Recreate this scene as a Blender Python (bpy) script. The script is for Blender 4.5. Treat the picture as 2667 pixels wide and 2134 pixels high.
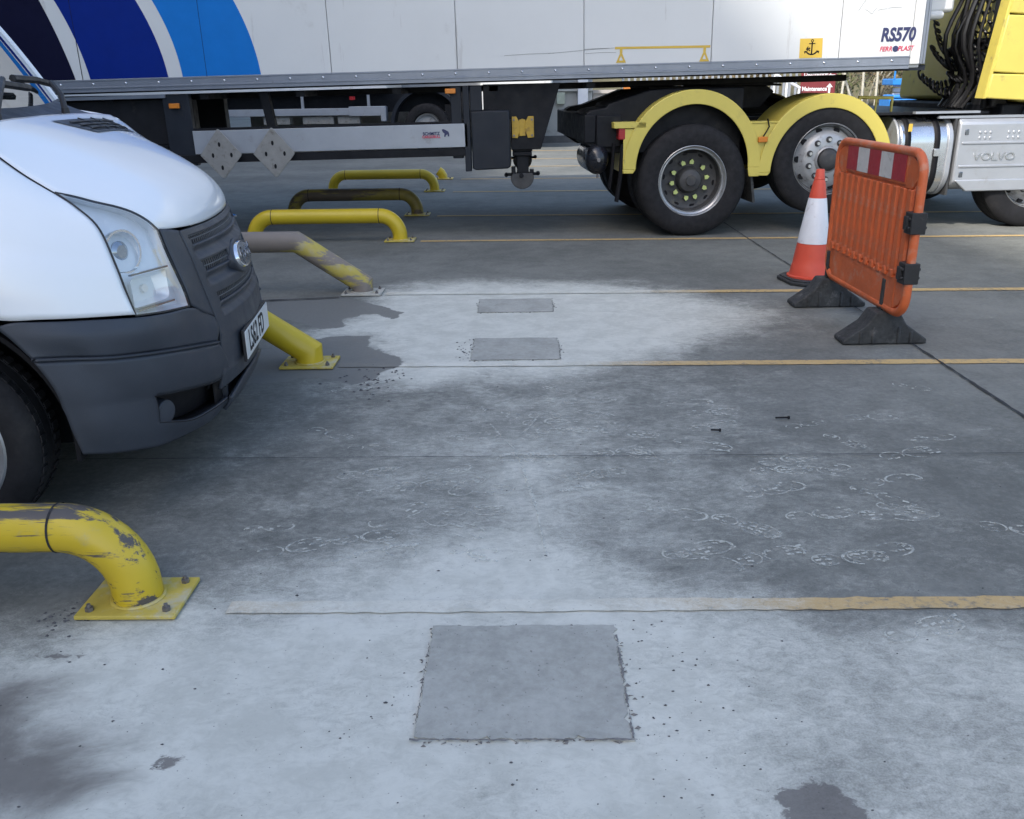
import bpy, math, random
import numpy as np
from mathutils import Vector, Matrix
random.seed(7); np.random.seed(7)
R = math.radians
for o in list(bpy.data.objects): bpy.data.objects.remove(o)
scene = bpy.context.scene
col = scene.collection

# ------------------------------------------------------------------ camera
cam_d = bpy.data.cameras.new('camera'); cam = bpy.data.objects.new('camera', cam_d); col.objects.link(cam)
PITCH, ROLL, YAW = R(20.2), R(0.89), R(1.0)
fw = Vector((-math.sin(YAW)*math.cos(PITCH), math.cos(YAW)*math.cos(PITCH), -math.sin(PITCH)))
r0 = Vector((math.cos(YAW), math.sin(YAW), 0)); u0 = r0.cross(fw)
rr = r0*math.cos(ROLL) - u0*math.sin(ROLL); uu = r0*math.sin(ROLL) + u0*math.cos(ROLL)
M = Matrix((rr, uu, -fw)).transposed().to_4x4(); M.translation = Vector((0, 0, 1.4))
cam.matrix_world = M
cam_d.sensor_width = 36.0; cam_d.lens = 36.0*2300/2667
cam_d.clip_start = 0.05; cam_d.clip_end = 1500
scene.camera = cam
cy = scene.cycles; cy.max_bounces = 5; cy.diffuse_bounces = 3; cy.glossy_bounces = 3; cy.transmission_bounces = 4; cy.transparent_max_bounces = 8; cy.caustics_reflective = False; cy.caustics_refractive = False
scene.render.resolution_x = 1024; scene.render.resolution_y = 819

# ------------------------------------------------------------------ sky, sun, exposure
SUN_EL = R(40); SUN_DIR = Vector((0.8, 1.0, -math.tan(SUN_EL)*math.hypot(1, .8)))   # direction the light travels
w = bpy.data.worlds.new('World'); scene.world = w; w.use_nodes = True
nt = w.node_tree; nt.nodes.clear()
sky = nt.nodes.new('ShaderNodeTexSky'); sky.sky_type = 'NISHITA'; sky.sun_disc = False
sky.sun_elevation = SUN_EL
sky.sun_rotation = math.atan2(-SUN_DIR.x, -SUN_DIR.y)
sky.air_density = 1.0; sky.dust_density = 2.5; sky.ozone_density = 1.0
bg = nt.nodes.new('ShaderNodeBackground'); bg.inputs[1].default_value = 0.15
wo = nt.nodes.new('ShaderNodeOutputWorld')
nt.links.new(sky.outputs[0], bg.inputs[0]); nt.links.new(bg.outputs[0], wo.inputs[0])
sd = bpy.data.lights.new('sun', 'SUN'); sd.energy = 2.0; sd.angle = R(1.5); sd.color = (1, .95, .87)
so = bpy.data.objects.new('sun', sd); col.objects.link(so)
so.rotation_euler = SUN_DIR.to_track_quat('-Z', 'Y').to_euler(); so.location = (-5, -20, 20)
vs = scene.view_settings; vs.view_transform = 'Standard'; vs.look = 'None'; vs.gamma = 1.0
vs.exposure = 1.3
try: vs.use_curve_mapping = False
except Exception: pass

# ------------------------------------------------------------------ materials
MATS = {}
def nd(t, typ, **kw):
    n = t.nodes.new(typ)
    for k, v in kw.items(): setattr(n, k, v)
    return n
def mixrgb(t, fac, a, b, blend='MIX'):
    m = nd(t, 'ShaderNodeMix', data_type='RGBA', blend_type=blend)
    for s, v in ((m.inputs[0], fac), (m.inputs[6], a), (m.inputs[7], b)):
        if hasattr(v, 'is_output'): t.links.new(v, s)
        elif isinstance(v, tuple): s.default_value = (*v[:3], 1)
        else: s.default_value = v
    return m.outputs[2]
def fmath(t, op, a, b=0.0, c=None):
    m = nd(t, 'ShaderNodeMath', operation=op)
    for i, v in enumerate((a, b, c)):
        if v is None: continue
        if hasattr(v, 'is_output'): t.links.new(v, m.inputs[i])
        else: m.inputs[i].default_value = v
    return m.outputs[0]
def mrange(t, v, lo, hi, a=0.0, b=1.0, smooth=True):
    m = nd(t, 'ShaderNodeMapRange', interpolation_type='SMOOTHSTEP' if smooth else 'LINEAR')
    t.links.new(v, m.inputs[0])
    for i, x in enumerate((lo, hi, a, b)): m.inputs[i+1].default_value = x
    return m.outputs[0]
def noise(t, vec, scale, detail=5, rough=.55, stretch=None, dist=0.0):
    if stretch:
        mp = nd(t, 'ShaderNodeMapping'); mp.inputs[3].default_value = stretch
        t.links.new(vec, mp.inputs[0]); vec = mp.outputs[0]
    n = nd(t, 'ShaderNodeTexNoise'); n.inputs['Scale'].default_value = scale
    n.inputs['Detail'].default_value = detail; n.inputs['Roughness'].default_value = rough
    n.inputs['Distortion'].default_value = dist
    t.links.new(vec, n.inputs['Vector']); return n.outputs[0]
def pm(name, c, rough=.5, metal=0.0, var=.12, scale=6.0, bump=0.0, bscale=60.0, dirt=None, coat=0.0, wear=None, stretch=None, spec=.5, rvar=.2):
    """procedural painted / plastic / metal material: mottled colour, uneven gloss, optional dirt and worn paint"""
    if name in MATS: return MATS[name]
    m = bpy.data.materials.new(name); m.use_nodes = True; t = m.node_tree
    b = t.nodes['Principled BSDF']
    tc = nd(t, 'ShaderNodeTexCoord').outputs['Object']
    n1 = noise(t, tc, scale, 6, .6)
    k = mrange(t, n1, .3, .7, 1-var, 1+var, False)
    v = nd(t, 'ShaderNodeCombineColor')
    for i in range(3): t.links.new(k, v.inputs[i])
    cc = mixrgb(t, 1.0, c, v.outputs[0], 'MULTIPLY')
    rg = mrange(t, noise(t, tc, scale*2.3, 4), .3, .7, max(.03, rough*(1-rvar)), min(1, rough*(1+rvar)), False)
    if dirt:   # (colour, coverage 0..1, scale)
        dm = mrange(t, noise(t, tc, dirt[2], 8, .68), .72-dirt[1]*.5, .88-dirt[1]*.4)
        cc = mixrgb(t, fmath(t, 'MULTIPLY', dm, .75), cc, dirt[0])
        rg = fmath(t, 'MAXIMUM', rg, fmath(t, 'MULTIPLY', dm, .75))
    if wear:   # (colour, coverage, scale, stretch)
        wm = mrange(t, noise(t, tc, wear[2], 9, .7, wear[3]), .74-wear[1]*.5, .78-wear[1]*.48)
        cc = mixrgb(t, wm, cc, wear[0]); rg = fmath(t, 'MAXIMUM', rg, fmath(t, 'MULTIPLY', wm, .6))
    t.links.new(cc, b.inputs['Base Color']); t.links.new(rg, b.inputs['Roughness'])
    b.inputs['Metallic'].default_value = metal
    b.inputs['Specular IOR Level'].default_value = spec
    if coat:
        b.inputs['Coat Weight'].default_value = coat; b.inputs['Coat Roughness'].default_value = .06
    if bump:
        bp = nd(t, 'ShaderNodeBump'); bp.inputs['Strength'].default_value = bump; bp.inputs['Distance'].default_value = .004
        t.links.new(noise(t, tc, bscale, 6, .6, stretch), bp.inputs['Height']); t.links.new(bp.outputs[0], b.inputs['Normal'])
    MATS[name] = m; return m
def glass(name, tint, refl=.12, trans=.9, top=.85):
    m = bpy.data.materials.new(name); m.use_nodes = True; t = m.node_tree; t.nodes.clear()
    o = nd(t, 'ShaderNodeOutputMaterial'); mx = nd(t, 'ShaderNodeMixShader'); tr = nd(t, 'ShaderNodeBsdfTransparent')
    gl = nd(t, 'ShaderNodeBsdfGlossy'); gl.inputs['Roughness'].default_value = .03
    tr.inputs[0].default_value = (*[x*trans for x in tint], 1)
    lw = nd(t, 'ShaderNodeLayerWeight'); lw.inputs[0].default_value = .35
    f = mrange(t, lw.outputs['Facing'], 0, 1, refl, top, False)
    t.links.new(f, mx.inputs[0]); t.links.new(tr.outputs[0], mx.inputs[1]); t.links.new(gl.outputs[0], mx.inputs[2])
    t.links.new(mx.outputs[0], o.inputs[0]); return m

GRIME = (.05, .045, .04)
m_vanwhite = pm('van_white_paint', (.82, .84, .86), .24, var=.01, scale=2, coat=.6, rvar=.04)
m_vanplastic = pm('grey_bumper_plastic', (.034, .040, .052), .5, var=.12, scale=5, bump=.12, bscale=260, dirt=((.09, .09, .09), .2, 9))
m_blackplastic = pm('black_plastic', (.018, .018, .02), .5, var=.2, scale=12, dirt=((.10, .095, .09), .25, 14))
m_rubber = pm('tyre_rubber', (.014, .014, .016), .75, var=.25, scale=9, bump=.25, bscale=90, dirt=((.035, .034, .033), .3, 5), spec=.3)
m_silver = pm('silver_reflector', (.86, .88, .90), .42, .3, var=.04, scale=9)
m_steel = pm('steel_wheel', (.46, .47, .48), .4, .7, var=.12, scale=8, dirt=((.14, .12, .10), .3, 11))
m_chrome = pm('chrome', (.85, .86, .88), .1, 1.0, var=.03)
m_trailerwhite = pm('trailer_white_skin', (.64, .655, .655), .45, var=.03, scale=1.5, dirt=((.47, .47, .46), .26, 2.2), spec=.35, wear=((.56, .565, .56), .30, 2.2, (2.2, 1, .22)), bump=.10, bscale=2.5)
m_alu = pm('aluminium_rail', (.24, .265, .31), .4, .5, var=.08, scale=6, dirt=((.16, .15, .14), .25, 9), stretch=(1, 30, 30), bump=.05)
m_alubright = pm('polished_aluminium', (.66, .68, .71), .26, .95, var=.06, scale=3, dirt=((.30, .28, .25), .22, 4))
m_boxmetal = pm('silver_chassis_cover', (.42, .44, .47), .42, .5, var=.05, scale=4, dirt=((.28, .25, .22), .30, 5))
m_chassis = pm('black_chassis_paint', (.008, .009, .012), .6, var=.25, scale=5, dirt=((.03, .028, .026), .3, 7), spec=.25)
m_darkbox = pm('dark_blue_grey_plastic', (.014, .018, .026), .5, var=.15, scale=4, dirt=((.04, .038, .036), .25, 8), spec=.3)
m_guard = pm('anodised_side_guard', (.36, .385, .42), .5, .4, var=.06, scale=4, dirt=((.24, .23, .21), .3, 5))
m_placard = pm('dull_grey_placard', (.30, .295, .28), .55, .35, var=.1, scale=14, dirt=((.14, .12, .10), .4, 16))
m_navy = pm('navy_vinyl', (.004, .005, .025), .6, var=.08, spec=.12)
m_blue = pm('royal_blue_vinyl', (.002, .020, .20), .6, var=.06, spec=.12)
m_lblue = pm('light_blue_vinyl', (.008, .17, .55), .55, var=.05, spec=.15)
m_yellowtruck = pm('yellow_truck_paint', (.60, .50, .105), .45, var=.05, scale=4, coat=.15, dirt=((.22, .18, .09), .30, 6))
m_yellowmark = pm('yellow_print', (.62, .42, .06), .5, var=.08)
m_orange = pm('amber_lens', (.62, .20, .02), .3, var=.1)
m_red = pm('red_lens', (.35, .02, .025), .3, var=.1)
m_black = pm('black_print', (.008, .008, .010), .6, var=.05, spec=.2)
m_navyprint = pm('navy_print', (.03, .035, .10), .5, var=.05)
m_redprint = pm('red_print', (.55, .05, .10), .5, var=.05)
m_wheelwhite = pm('grey_painted_wheel', (.40, .41, .42), .45, .4, var=.1, scale=8, dirt=((.13, .11, .09), .42, 9))
m_wheeldark = pm('dark_dusty_hub', (.06, .06, .062), .6, .3, var=.2, scale=10, dirt=((.13, .12, .10), .4, 12))
m_lime = pm('lime_nut_indicator', (.50, .58, .20), .5, var=.1)
m_conered = pm('cone_orange_plastic', (.66, .085, .045), .5, var=.06, scale=5, dirt=((.28, .13, .11), .22, 9))
m_conewhite = pm('reflective_sleeve', (.72, .73, .76), .35, var=.05, scale=10, dirt=((.42, .40, .39), .35, 14))
m_barorange = pm('barrier_orange_plastic', (.58, .125, .038), .5, var=.16, scale=6, dirt=((.50, .27, .19), .42, 11), bump=.08, bscale=80)
m_reflred = pm('red_reflective', (.38, .035, .05), .4, var=.1, scale=20, dirt=((.32, .16, .15), .3, 22))
m_reflwhite = pm('white_reflective', (.62, .60, .58), .4, var=.08, scale=20, dirt=((.36, .32, .29), .35, 25))
m_footrub = pm('recycled_rubber', (.035, .038, .04), .8, var=.3, scale=18, bump=.5, bscale=120, dirt=((.17, .17, .17), .35, 10))
YEL = (.56, .405, .022)
m_bar = pm('yellow_rail_paint', YEL, .42, var=.07, scale=5, dirt=((.36, .31, .16), .34, 8), wear=((.085, .075, .07), .48, 4, (.25, 2.8, 2.8)), coat=.1)
m_barclean = pm('fresh_yellow_rail_paint', (.58, .425, .02), .42, var=.05, scale=5, dirt=((.40, .36, .2), .22, 8), coat=.1)
m_barworn = pm('worn_yellow_rail_paint', (.44, .36, .07), .6, var=.12, scale=5, dirt=((.36, .33, .27), .5, 5), wear=((.21, .18, .155), .60, 2.4, (.35, 1.6, 1.6)))
m_barolive = pm('dirty_olive_rail_paint', (.21, .165, .03), .55, var=.25, scale=5, wear=((.10, .075, .05), .50, 3, (.3, 2, 2)))
m_plate = pm('dusty_base_plate', (.50, .39, .07), .65, var=.15, scale=14, dirt=((.47, .45, .36), .46, 12))
m_platedusty = pm('white_dusted_base_plate', (.44, .43, .38), .75, var=.15, scale=14, dirt=((.30, .27, .15), .4, 16))
m_bolt = pm('rusty_bolt', (.20, .19, .19), .5, .6, var=.2, scale=40, dirt=((.17, .09, .05), .4, 60))
m_line = None
m_concretewall = pm('pale_concrete_wall', (.42, .42, .40), .8, var=.1, scale=2, bump=.2, bscale=30, dirt=((.20, .19, .17), .38, 1.6))
m_cladding = pm('grey_wall_cladding', (.30, .32, .34), .6, var=.06, scale=2)
m_beigewall = pm('weathered_boundary_wall', (.40, .37, .34), .85, var=.12, scale=2.5, bump=.2, bscale=30, dirt=((.22, .2, .18), .4, 2))
m_whitepost = pm('white_painted_steel', (.66, .68, .72), .45, var=.05)
m_signbrown = pm('brown_sign_face', (.19, .028, .032), .45, var=.06)
m_signwhite = pm('white_sign_print', (.75, .74, .74), .45, var=.03)
m_liftblue = pm('blue_lift_paint', (.02, .20, .58), .4, var=.06, dirt=((.1, .15, .2), .2, 5))
m_liftgrey = pm('grey_lift_steel', (.48, .50, .54), .45, .3, var=.08)
m_bark = pm('shrub_bark', (.20, .17, .12), .9, var=.25, scale=5)
m_palebark = pm('pale_bark', (.45, .43, .36), .85, var=.2, scale=6)
m_leaf = pm('dull_green_leaf', (.075, .085, .028), .7, var=.4, scale=3)
m_leafbrown = pm('dead_brown_leaf', (.14, .10, .05), .8, var=.4, scale=3)
m_grassbank = pm('rough_grass_bank', (.11, .10, .05), .95, var=.35, scale=1.2, bump=.6, bscale=9, dirt=((.10, .075, .04), .5, 1.5))
m_dockwall = pm('warehouse_cladding', (.40, .42, .44), .6, var=.05, scale=1)
g_screen = glass('windscreen_glass', (.20, .30, .32), .55, .5)
g_lens = glass('clear_lens', (.97, .98, .99), .04, .98, .30)

# ------------------------------------------------------------------ mesh helpers
class MB:
    def __init__(s): s.v = []; s.f = []
    def add(s, vs, fs):
        k = len(s.v); s.v += [tuple(float(c) for c in p) for p in vs]; s.f += [tuple(i+k for i in f) for f in fs]; return s
    def box(s, a, b, rz=0, rot=None, piv=None):
        x0, y0, z0 = a; x1, y1, z1 = b
        vs = [Vector(p) for p in ((x0,y0,z0),(x1,y0,z0),(x1,y1,z0),(x0,y1,z0),(x0,y0,z1),(x1,y0,z1),(x1,y1,z1),(x0,y1,z1))]
        if rot is not None:
            c = Vector(piv) if piv else sum(vs, Vector())/8
            vs = [rot @ (p-c)+c for p in vs]
        return s.add(vs, [(0,3,2,1),(4,5,6,7),(0,1,5,4),(1,2,6,5),(2,3,7,6),(3,0,4,7)])
    def cyl(s, p0, p1, r0, r1=None, n=16, cap0=True, cap1=True):
        r1 = r0 if r1 is None else r1
        p0, p1 = Vector(p0), Vector(p1); d = (p1-p0).normalized()
        a = d.orthogonal().normalized(); b = d.cross(a)
        vs = []
        for p, r in ((p0, r0), (p1, r1)):
            vs += [p+(a*math.cos(2*math.pi*i/n)+b*math.sin(2*math.pi*i/n))*r for i in range(n)]
        fs = [(i, (i+1) % n, n+(i+1) % n, n+i) for i in range(n)]
        if cap0: fs.append(tuple(range(n))[::-1])
        if cap1: fs.append(tuple(range(n, 2*n)))
        return s.add(vs, fs)
    def lathe(s, prof, origin=(0,0,0), axis='Y', n=48, sgn=1):
        """prof: list of (radius, axial)"""
        o = Vector(origin); vs = []; m = len(prof)
        for r, h in prof:
            for i in range(n):
                c, q = math.cos(2*math.pi*i/n)*r, math.sin(2*math.pi*i/n)*r
                p = {'Y': (c, h*sgn, q), 'Z': (c, q, h*sgn), 'X': (h*sgn, c, q)}[axis]
                vs.append(o+Vector(p))
        fs = []
        for j in range(m-1):
            for i in range(n):
                fs.append((j*n+i, j*n+(i+1) % n, (j+1)*n+(i+1) % n, (j+1)*n+i))
        return s.add(vs, fs)
    def tube(s, pts, r, n=12, caps=True):
        pts = [Vector(p) for p in pts]; m = len(pts); vs = []
        ts = []
        for i in range(m):
            if i == 0: ts.append((pts[1]-pts[0]).normalized())
            elif i == m-1: ts.append((pts[-1]-pts[-2]).normalized())
            else: ts.append(((pts[i]-pts[i-1]).normalized()+(pts[i+1]-pts[i]).normalized()).normalized())
        a = ts[0].orthogonal().normalized()
        for i in range(m):
            a = (a-ts[i]*a.dot(ts[i])).normalized(); b = ts[i].cross(a)
            rad = r(i/(m-1)) if callable(r) else r
            k = 1.0
            if 0 < i < m-1:
                seg = (pts[i]-pts[i-1]).normalized(); k = 1/max(.5, ts[i].dot(seg))
            for j in range(n):
                q = a*math.cos(2*math.pi*j/n)+b*math.sin(2*math.pi*j/n)
                if k > 1.001:   # mitre: stretch in the bend plane
                    bn = (pts[i+1]-pts[i]).normalized()-(pts[i]-pts[i-1]).normalized()
                    if bn.length > 1e-6:
                        bn.normalize(); q = q+bn*(q.dot(bn))*(k-1)
                vs.append(pts[i]+q*rad)
        fs = []
        for i in range(m-1):
            for j in range(n): fs.append((i*n+j, i*n+(j+1) % n, (i+1)*n+(j+1) % n, (i+1)*n+j))
        if caps: fs += [tuple(range(n))[::-1], tuple(range((m-1)*n, m*n))]
        return s.add(vs, fs)
    def prism(s, outline, plane, a, b):
        """outline 2d in 'XZ','XY','YZ'; extruded along the remaining axis from a to b"""
        def P(p, h): return {'XZ': (p[0], h, p[1]), 'XY': (p[0], p[1], h), 'YZ': (h, p[0], p[1])}[plane]
        n = len(outline)
        vs = [P(p, a) for p in outline]+[P(p, b) for p in outline]
        fs = [tuple(range(n)), tuple(range(n, 2*n))[::-1]]+[(i, n+i, n+(i+1) % n, (i+1) % n) for i in range(n)]
        return s.add(vs, fs)
    def grid(s, P, keep=None, close_u=False):
        P = np.asarray(P, float); nu, nv = P.shape[:2]
        fs = [(i*nv+j, (i+1)*nv+j, (i+1)*nv+j+1, i*nv+j+1) for i in range(nu-1) for j in range(nv-1)
              if keep is None or keep[i, j]]
        return s.add(P.reshape(-1, 3), fs)
    def ring(s, cx, cz, r0, r1, a0, a1, ya, yb, n=28, axis='Y'):
        """sector with thickness: radial r0..r1, angle a0..a1 (deg), y from ya to yb"""
        vs = []; 
        for i in range(n+1):
            t = R(a0+(a1-a0)*i/n); c, q = math.cos(t), math.sin(t)
            vs += [(cx+c*r0, ya, cz+q*r0), (cx+c*r1, ya, cz+q*r1), (cx+c*r1, yb, cz+q*r1), (cx+c*r0, yb, cz+q*r0)]
        fs = []
        for i in range(n):
            for k in range(4): fs.append((i*4+k, i*4+(k+1) % 4, (i+1)*4+(k+1) % 4, (i+1)*4+k))
        fs += [(0,3,2,1), tuple(n*4+k for k in range(4))]
        return s.add(vs, fs)
    def build(s, name, mat, parent=None, smooth=True, bevel=0, off=(0,0,0), solid=0, angle=35, flip_y=False, merge=False):
        v = np.array(s.v, float)+np.array(off)
        f = s.f
        if flip_y: v[:, 1] *= -1; f = [q[::-1] for q in f]
        me = bpy.data.meshes.new(name); me.from_pydata(v.tolist(), [], f); me.validate(); me.update()
        import bmesh
        bm = bmesh.new(); bm.from_mesh(me)
        if merge: bmesh.ops.remove_doubles(bm, verts=bm.verts, dist=1e-5)
        bmesh.ops.recalc_face_normals(bm, faces=bm.faces); bm.to_mesh(me); bm.free()
        if smooth:
            me.shade_smooth(); me.set_sharp_from_angle(angle=R(angle))
        o = bpy.data.objects.new(name, me); col.objects.link(o)
        if mat: me.materials.append(mat)
        if parent: o.parent = parent
        if solid:
            md = o.modifiers.new('thick', 'SOLIDIFY'); md.thickness = solid; md.offset = -1
        if bevel:
            md = o.modifiers.new('bevel', 'BEVEL'); md.width = bevel; md.segments = 2; md.limit_method = 'ANGLE'; md.angle_limit = R(40)
        return o
def empty(name, loc, rz=0, label=None, cat=None, group=None, rot=None):
    o = bpy.data.objects.new(name, None); col.objects.link(o); o.location = loc
    o.rotation_euler = rot if rot else (0, 0, rz); o.empty_display_size = .1
    if label: tag(o, label, cat, group)
    return o
def tag(o, label, cat, group=None):
    o['label'] = label; o['category'] = cat
    if group: o['group'] = group
    return o
def struct(o, kind='structure'): o['kind'] = kind; return o
def part(name, mat, parent, fn, **kw):
    m = MB(); fn(m); return m.build(name, mat, parent, **kw)
def clone(o, parent, loc=None, name=None):
    c = o.copy(); col.objects.link(c); c.parent = parent
    if loc is not None: c.location = loc
    return c
def copy_tree(o, parent=None):
    c = o.copy(); col.objects.link(c); c.parent = parent
    for ch in list(o.children): copy_tree(ch, c)
    return c
def spline(pts, n):
    """Catmull-Rom through pts, resampled evenly"""
    P = np.array(pts, float); Q = np.vstack([2*P[0]-P[1], P, 2*P[-1]-P[-2]]); out = []
    for i in range(1, len(Q)-2):
        t = np.linspace(0, 1, 24, endpoint=False)[:, None]
        a, b, c, d = Q[i-1], Q[i], Q[i+1], Q[i+2]
        out.append(.5*((2*b)+(-a+c)*t+(2*a-5*b+4*c-d)*t**2+(-a+3*b-3*c+d)*t**3))
    out = np.vstack(out+[P[-1:]])
    L = np.r_[0, np.cumsum(np.linalg.norm(np.diff(out, axis=0), axis=1))]; s = np.linspace(0, L[-1], n)
    return np.stack([np.interp(s, L, out[:, k]) for k in range(P.shape[1])], -1)
def coons(top, bot, left, right, nu, nv):
    T, B, Lf, Rt = spline(top, nu), spline(bot, nu), spline(left, nv), spline(right, nv)
    u = np.linspace(0, 1, nu)[:, None, None]; v = np.linspace(0, 1, nv)[None, :, None]
    S = (1-v)*T[:, None]+v*B[:, None]+(1-u)*Lf[None]+u*Rt[None]
    S -= (1-u)*(1-v)*T[0]+u*(1-v)*T[-1]+(1-u)*v*B[0]+u*v*B[-1]
    return S
def loft(rows, nu, nv):
    """rows: list of curves; splined along and across"""
    Cc = np.stack([spline(r, nu) for r in rows], 1)          # nu x rows x 3
    return np.stack([spline(Cc[i], nv) for i in range(nu)], 0)
def text(body, size, mat, parent, loc, rot, name='lettering', sx=1.0, bold=0.0, shear=0.0, align='CENTER', depth=.001):
    cu = bpy.data.curves.new(name, 'FONT'); cu.body = body; cu.size = size; cu.align_x = align; cu.align_y = 'CENTER'
    cu.offset = bold; cu.shear = shear; cu.extrude = depth; cu.resolution_u = 4
    t = bpy.data.objects.new('tmp', cu); col.objects.link(t)
    bpy.context.view_layer.update()
    me = bpy.data.meshes.new_from_object(t.evaluated_get(bpy.context.evaluated_depsgraph_get()))
    bpy.data.objects.remove(t); bpy.data.curves.remove(cu)
    me.name = name
    o = bpy.data.objects.new(name, me); col.objects.link(o); me.materials.clear(); me.materials.append(mat)
    o.location = loc; o.rotation_euler = rot; o.scale = (sx, 1, 1); o.parent = parent
    return o

# ------------------------------------------------------------------ ground: fields of dust, damp and oil on the concrete
def sdf(px, py, poly):
    """signed distance to polygon, negative inside"""
    P = np.stack([px, py], -1); n = len(poly); d = np.full(px.shape, 1e9); ins = np.zeros(px.shape, bool)
    for i in range(n):
        a = np.array(poly[i]); b = np.array(poly[(i+1) % n]); e = b-a; wv = P-a
        t = np.clip((wv@e)/(e@e), 0, 1); q = wv-t[..., None]*e; d = np.minimum(d, (q**2).sum(-1))
        c = ((a[1] > py) != (b[1] > py)); xx = (b[0]-a[0])*(py-a[1])/((b[1]-a[1]) if b[1] != a[1] else 1e-9)+a[0]
        ins ^= (c & (px < xx))
    return np.where(ins, -np.sqrt(d), np.sqrt(d))
def ss(x, a, b):
    t = np.clip((x-a)/(b-a), 0, 1); return t*t*(3-2*t)
DUST1 = [(-2.2,1.95),(-1.41,1.97),(-1.25,2.05),(-.92,2.2),(-.79,2.35),(-.4,2.5),(-.1,2.74),(.1,2.66),(.23,2.5),(.37,2.32),(.62,2.22),(.8,2.0),(.68,1.79),(.55,1.3),(.4,.6),(-2.2,.6)]
DUST2 = [(-1.24,5.21),(-.93,5.68),(-.95,5.95),(-1.05,6.25),(-.72,6.45),(.24,6.5),(.9,6.3),(1.35,5.85),(1.5,5.5),(1.1,5.05),(.8,4.7),(.33,4.44),(-.14,4.3),(-.52,4.2),(-.71,4.29),(-.71,4.6),(-.89,4.86),(-.88,5.13)]
DAMP1 = [(-2.6,6.15),(-1.3,6.12),(-1.05,5.95),(-.78,5.65),(-.83,5.5),(-1.07,5.61),(-1.17,5.34),(-1.3,5.28),(-1.39,5.46),(-1.65,5.6),(-2.6,5.6)]
DAMP2 = [(-1.5,4.9),(-1.3,5.02),(-1.18,5.12),(-.88,5.13),(-.89,4.86),(-.71,4.6),(-.75,4.29),(-.86,4.16),(-1.12,4.32),(-1.26,4.24),(-1.6,4.2)]
WET = [(-2.4,2.0),(-1.30,1.92),(-1.18,1.84),(-1.1,1.74),(-.95,1.68),(-1.03,1.6),(-.92,1.54),(-.98,1.44),(-1.1,1.3),(-2.4,1.1)]
OIL = [(.42,1.50),(.47,1.47),(.54,1.465),(.60,1.5),(.63,1.47),(.67,1.42),(.66,1.36),(.55,1.34),(.46,1.36),(.5,1.43)]
OILS = [(OIL, .03), ([(-.83,1.565),(-.77,1.58),(-.765,1.56),(-.81,1.545)], .02), ([(-1.31,1.965),(-1.22,1.96),(-1.24,1.93),(-1.3,1.93)], .03),
        ([(.34,1.44),(.38,1.445),(.38,1.41),(.34,1.40)], .02)]
_wr = np.random.RandomState(4)
def wob(x, y, f0, octs=5, gain=.62):
    out = np.zeros_like(x); a = 1.0; f = f0
    for _ in range(octs):
        for __ in range(3):
            th, ph = _wr.uniform(0, 6.28, 2); out += a/3*np.sin((x*math.cos(th)+y*math.sin(th))*f+ph)
        a *= gain; f *= 1.9
    return out
_seedstate = _wr.get_state()
def fields(x, y):
    _wr.set_state(_seedstate)
    wx, wy = wob(x, y, 5), wob(x, y, 5); ex, ey = wob(x, y, 9), wob(x, y, 9)
    dx_, dy_ = x+.075*wx, y+.075*wy; qx, qy = x+.05*ex, y+.05*ey
    d1 = sdf(dx_, dy_, DUST1); d2 = sdf(dx_, dy_, DUST2)
    a = 1-ss(d1, -.30, .42); a = a**1.15; b = 1-ss(d2, -.30, .48)
    side = 1-ss(x, .15, 1.9)*.42                                   # dust thins out to the right
    dust = np.maximum(a*1.0*side, b*1.08*(1-ss(x, .2, 1.8)*.55))
    lowr = .62*(1-ss(y, 1.9, 2.35))*(1-ss(x, 1.2, 3.2)*.6)*ss(x, .2, .6)
    dust = np.maximum(dust, lowr)
    mid = .34*np.exp(-((x-.05)/1.15)**2)*ss(y, 2.0, 2.6)*(1-ss(y, 4.2, 5.0)); mid += .10*(1-ss(y, 3.2, 5))*(1-ss(abs(x), 1.2, 3))
    mid += .22*np.exp(-((x-(.02+.1*(3-y)))/.16)**2)*ss(y, 2.3, 2.8)*(1-ss(y, 3.1, 3.7))
    dust = np.maximum(dust, mid)
    dust += .18*np.exp(-(((x-1.2)/1.1)**2+((y-5.5)/.8)**2))
    damp = np.maximum(1-ss(sdf(qx, qy, DAMP1), -.06, .06), 1-ss(sdf(qx, qy, DAMP2), -.06, .06))
    wet = 1-ss(sdf(dx_, dy_, WET), -.22, .22)
    oil = np.zeros_like(x)
    for p, sft in OILS: oil = np.maximum(oil, 1-ss(sdf(x+.03*ex, y+.022*ey, p), -sft*1.2, sft*1.2))
    return np.clip(dust, 0, 1.05), damp, wet, oil
def set_fields(me):
    n = len(me.vertices); co = np.empty(n*3); me.vertices.foreach_get('co', co); co = co.reshape(-1, 3)
    for nm, arr in zip(('dust', 'damp', 'wet', 'oil'), fields(co[:, 0].copy(), co[:, 1].copy())):
        at = me.attributes.new(nm, 'FLOAT', 'POINT'); at.data.foreach_set('value', arr.astype(np.float32))
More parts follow.
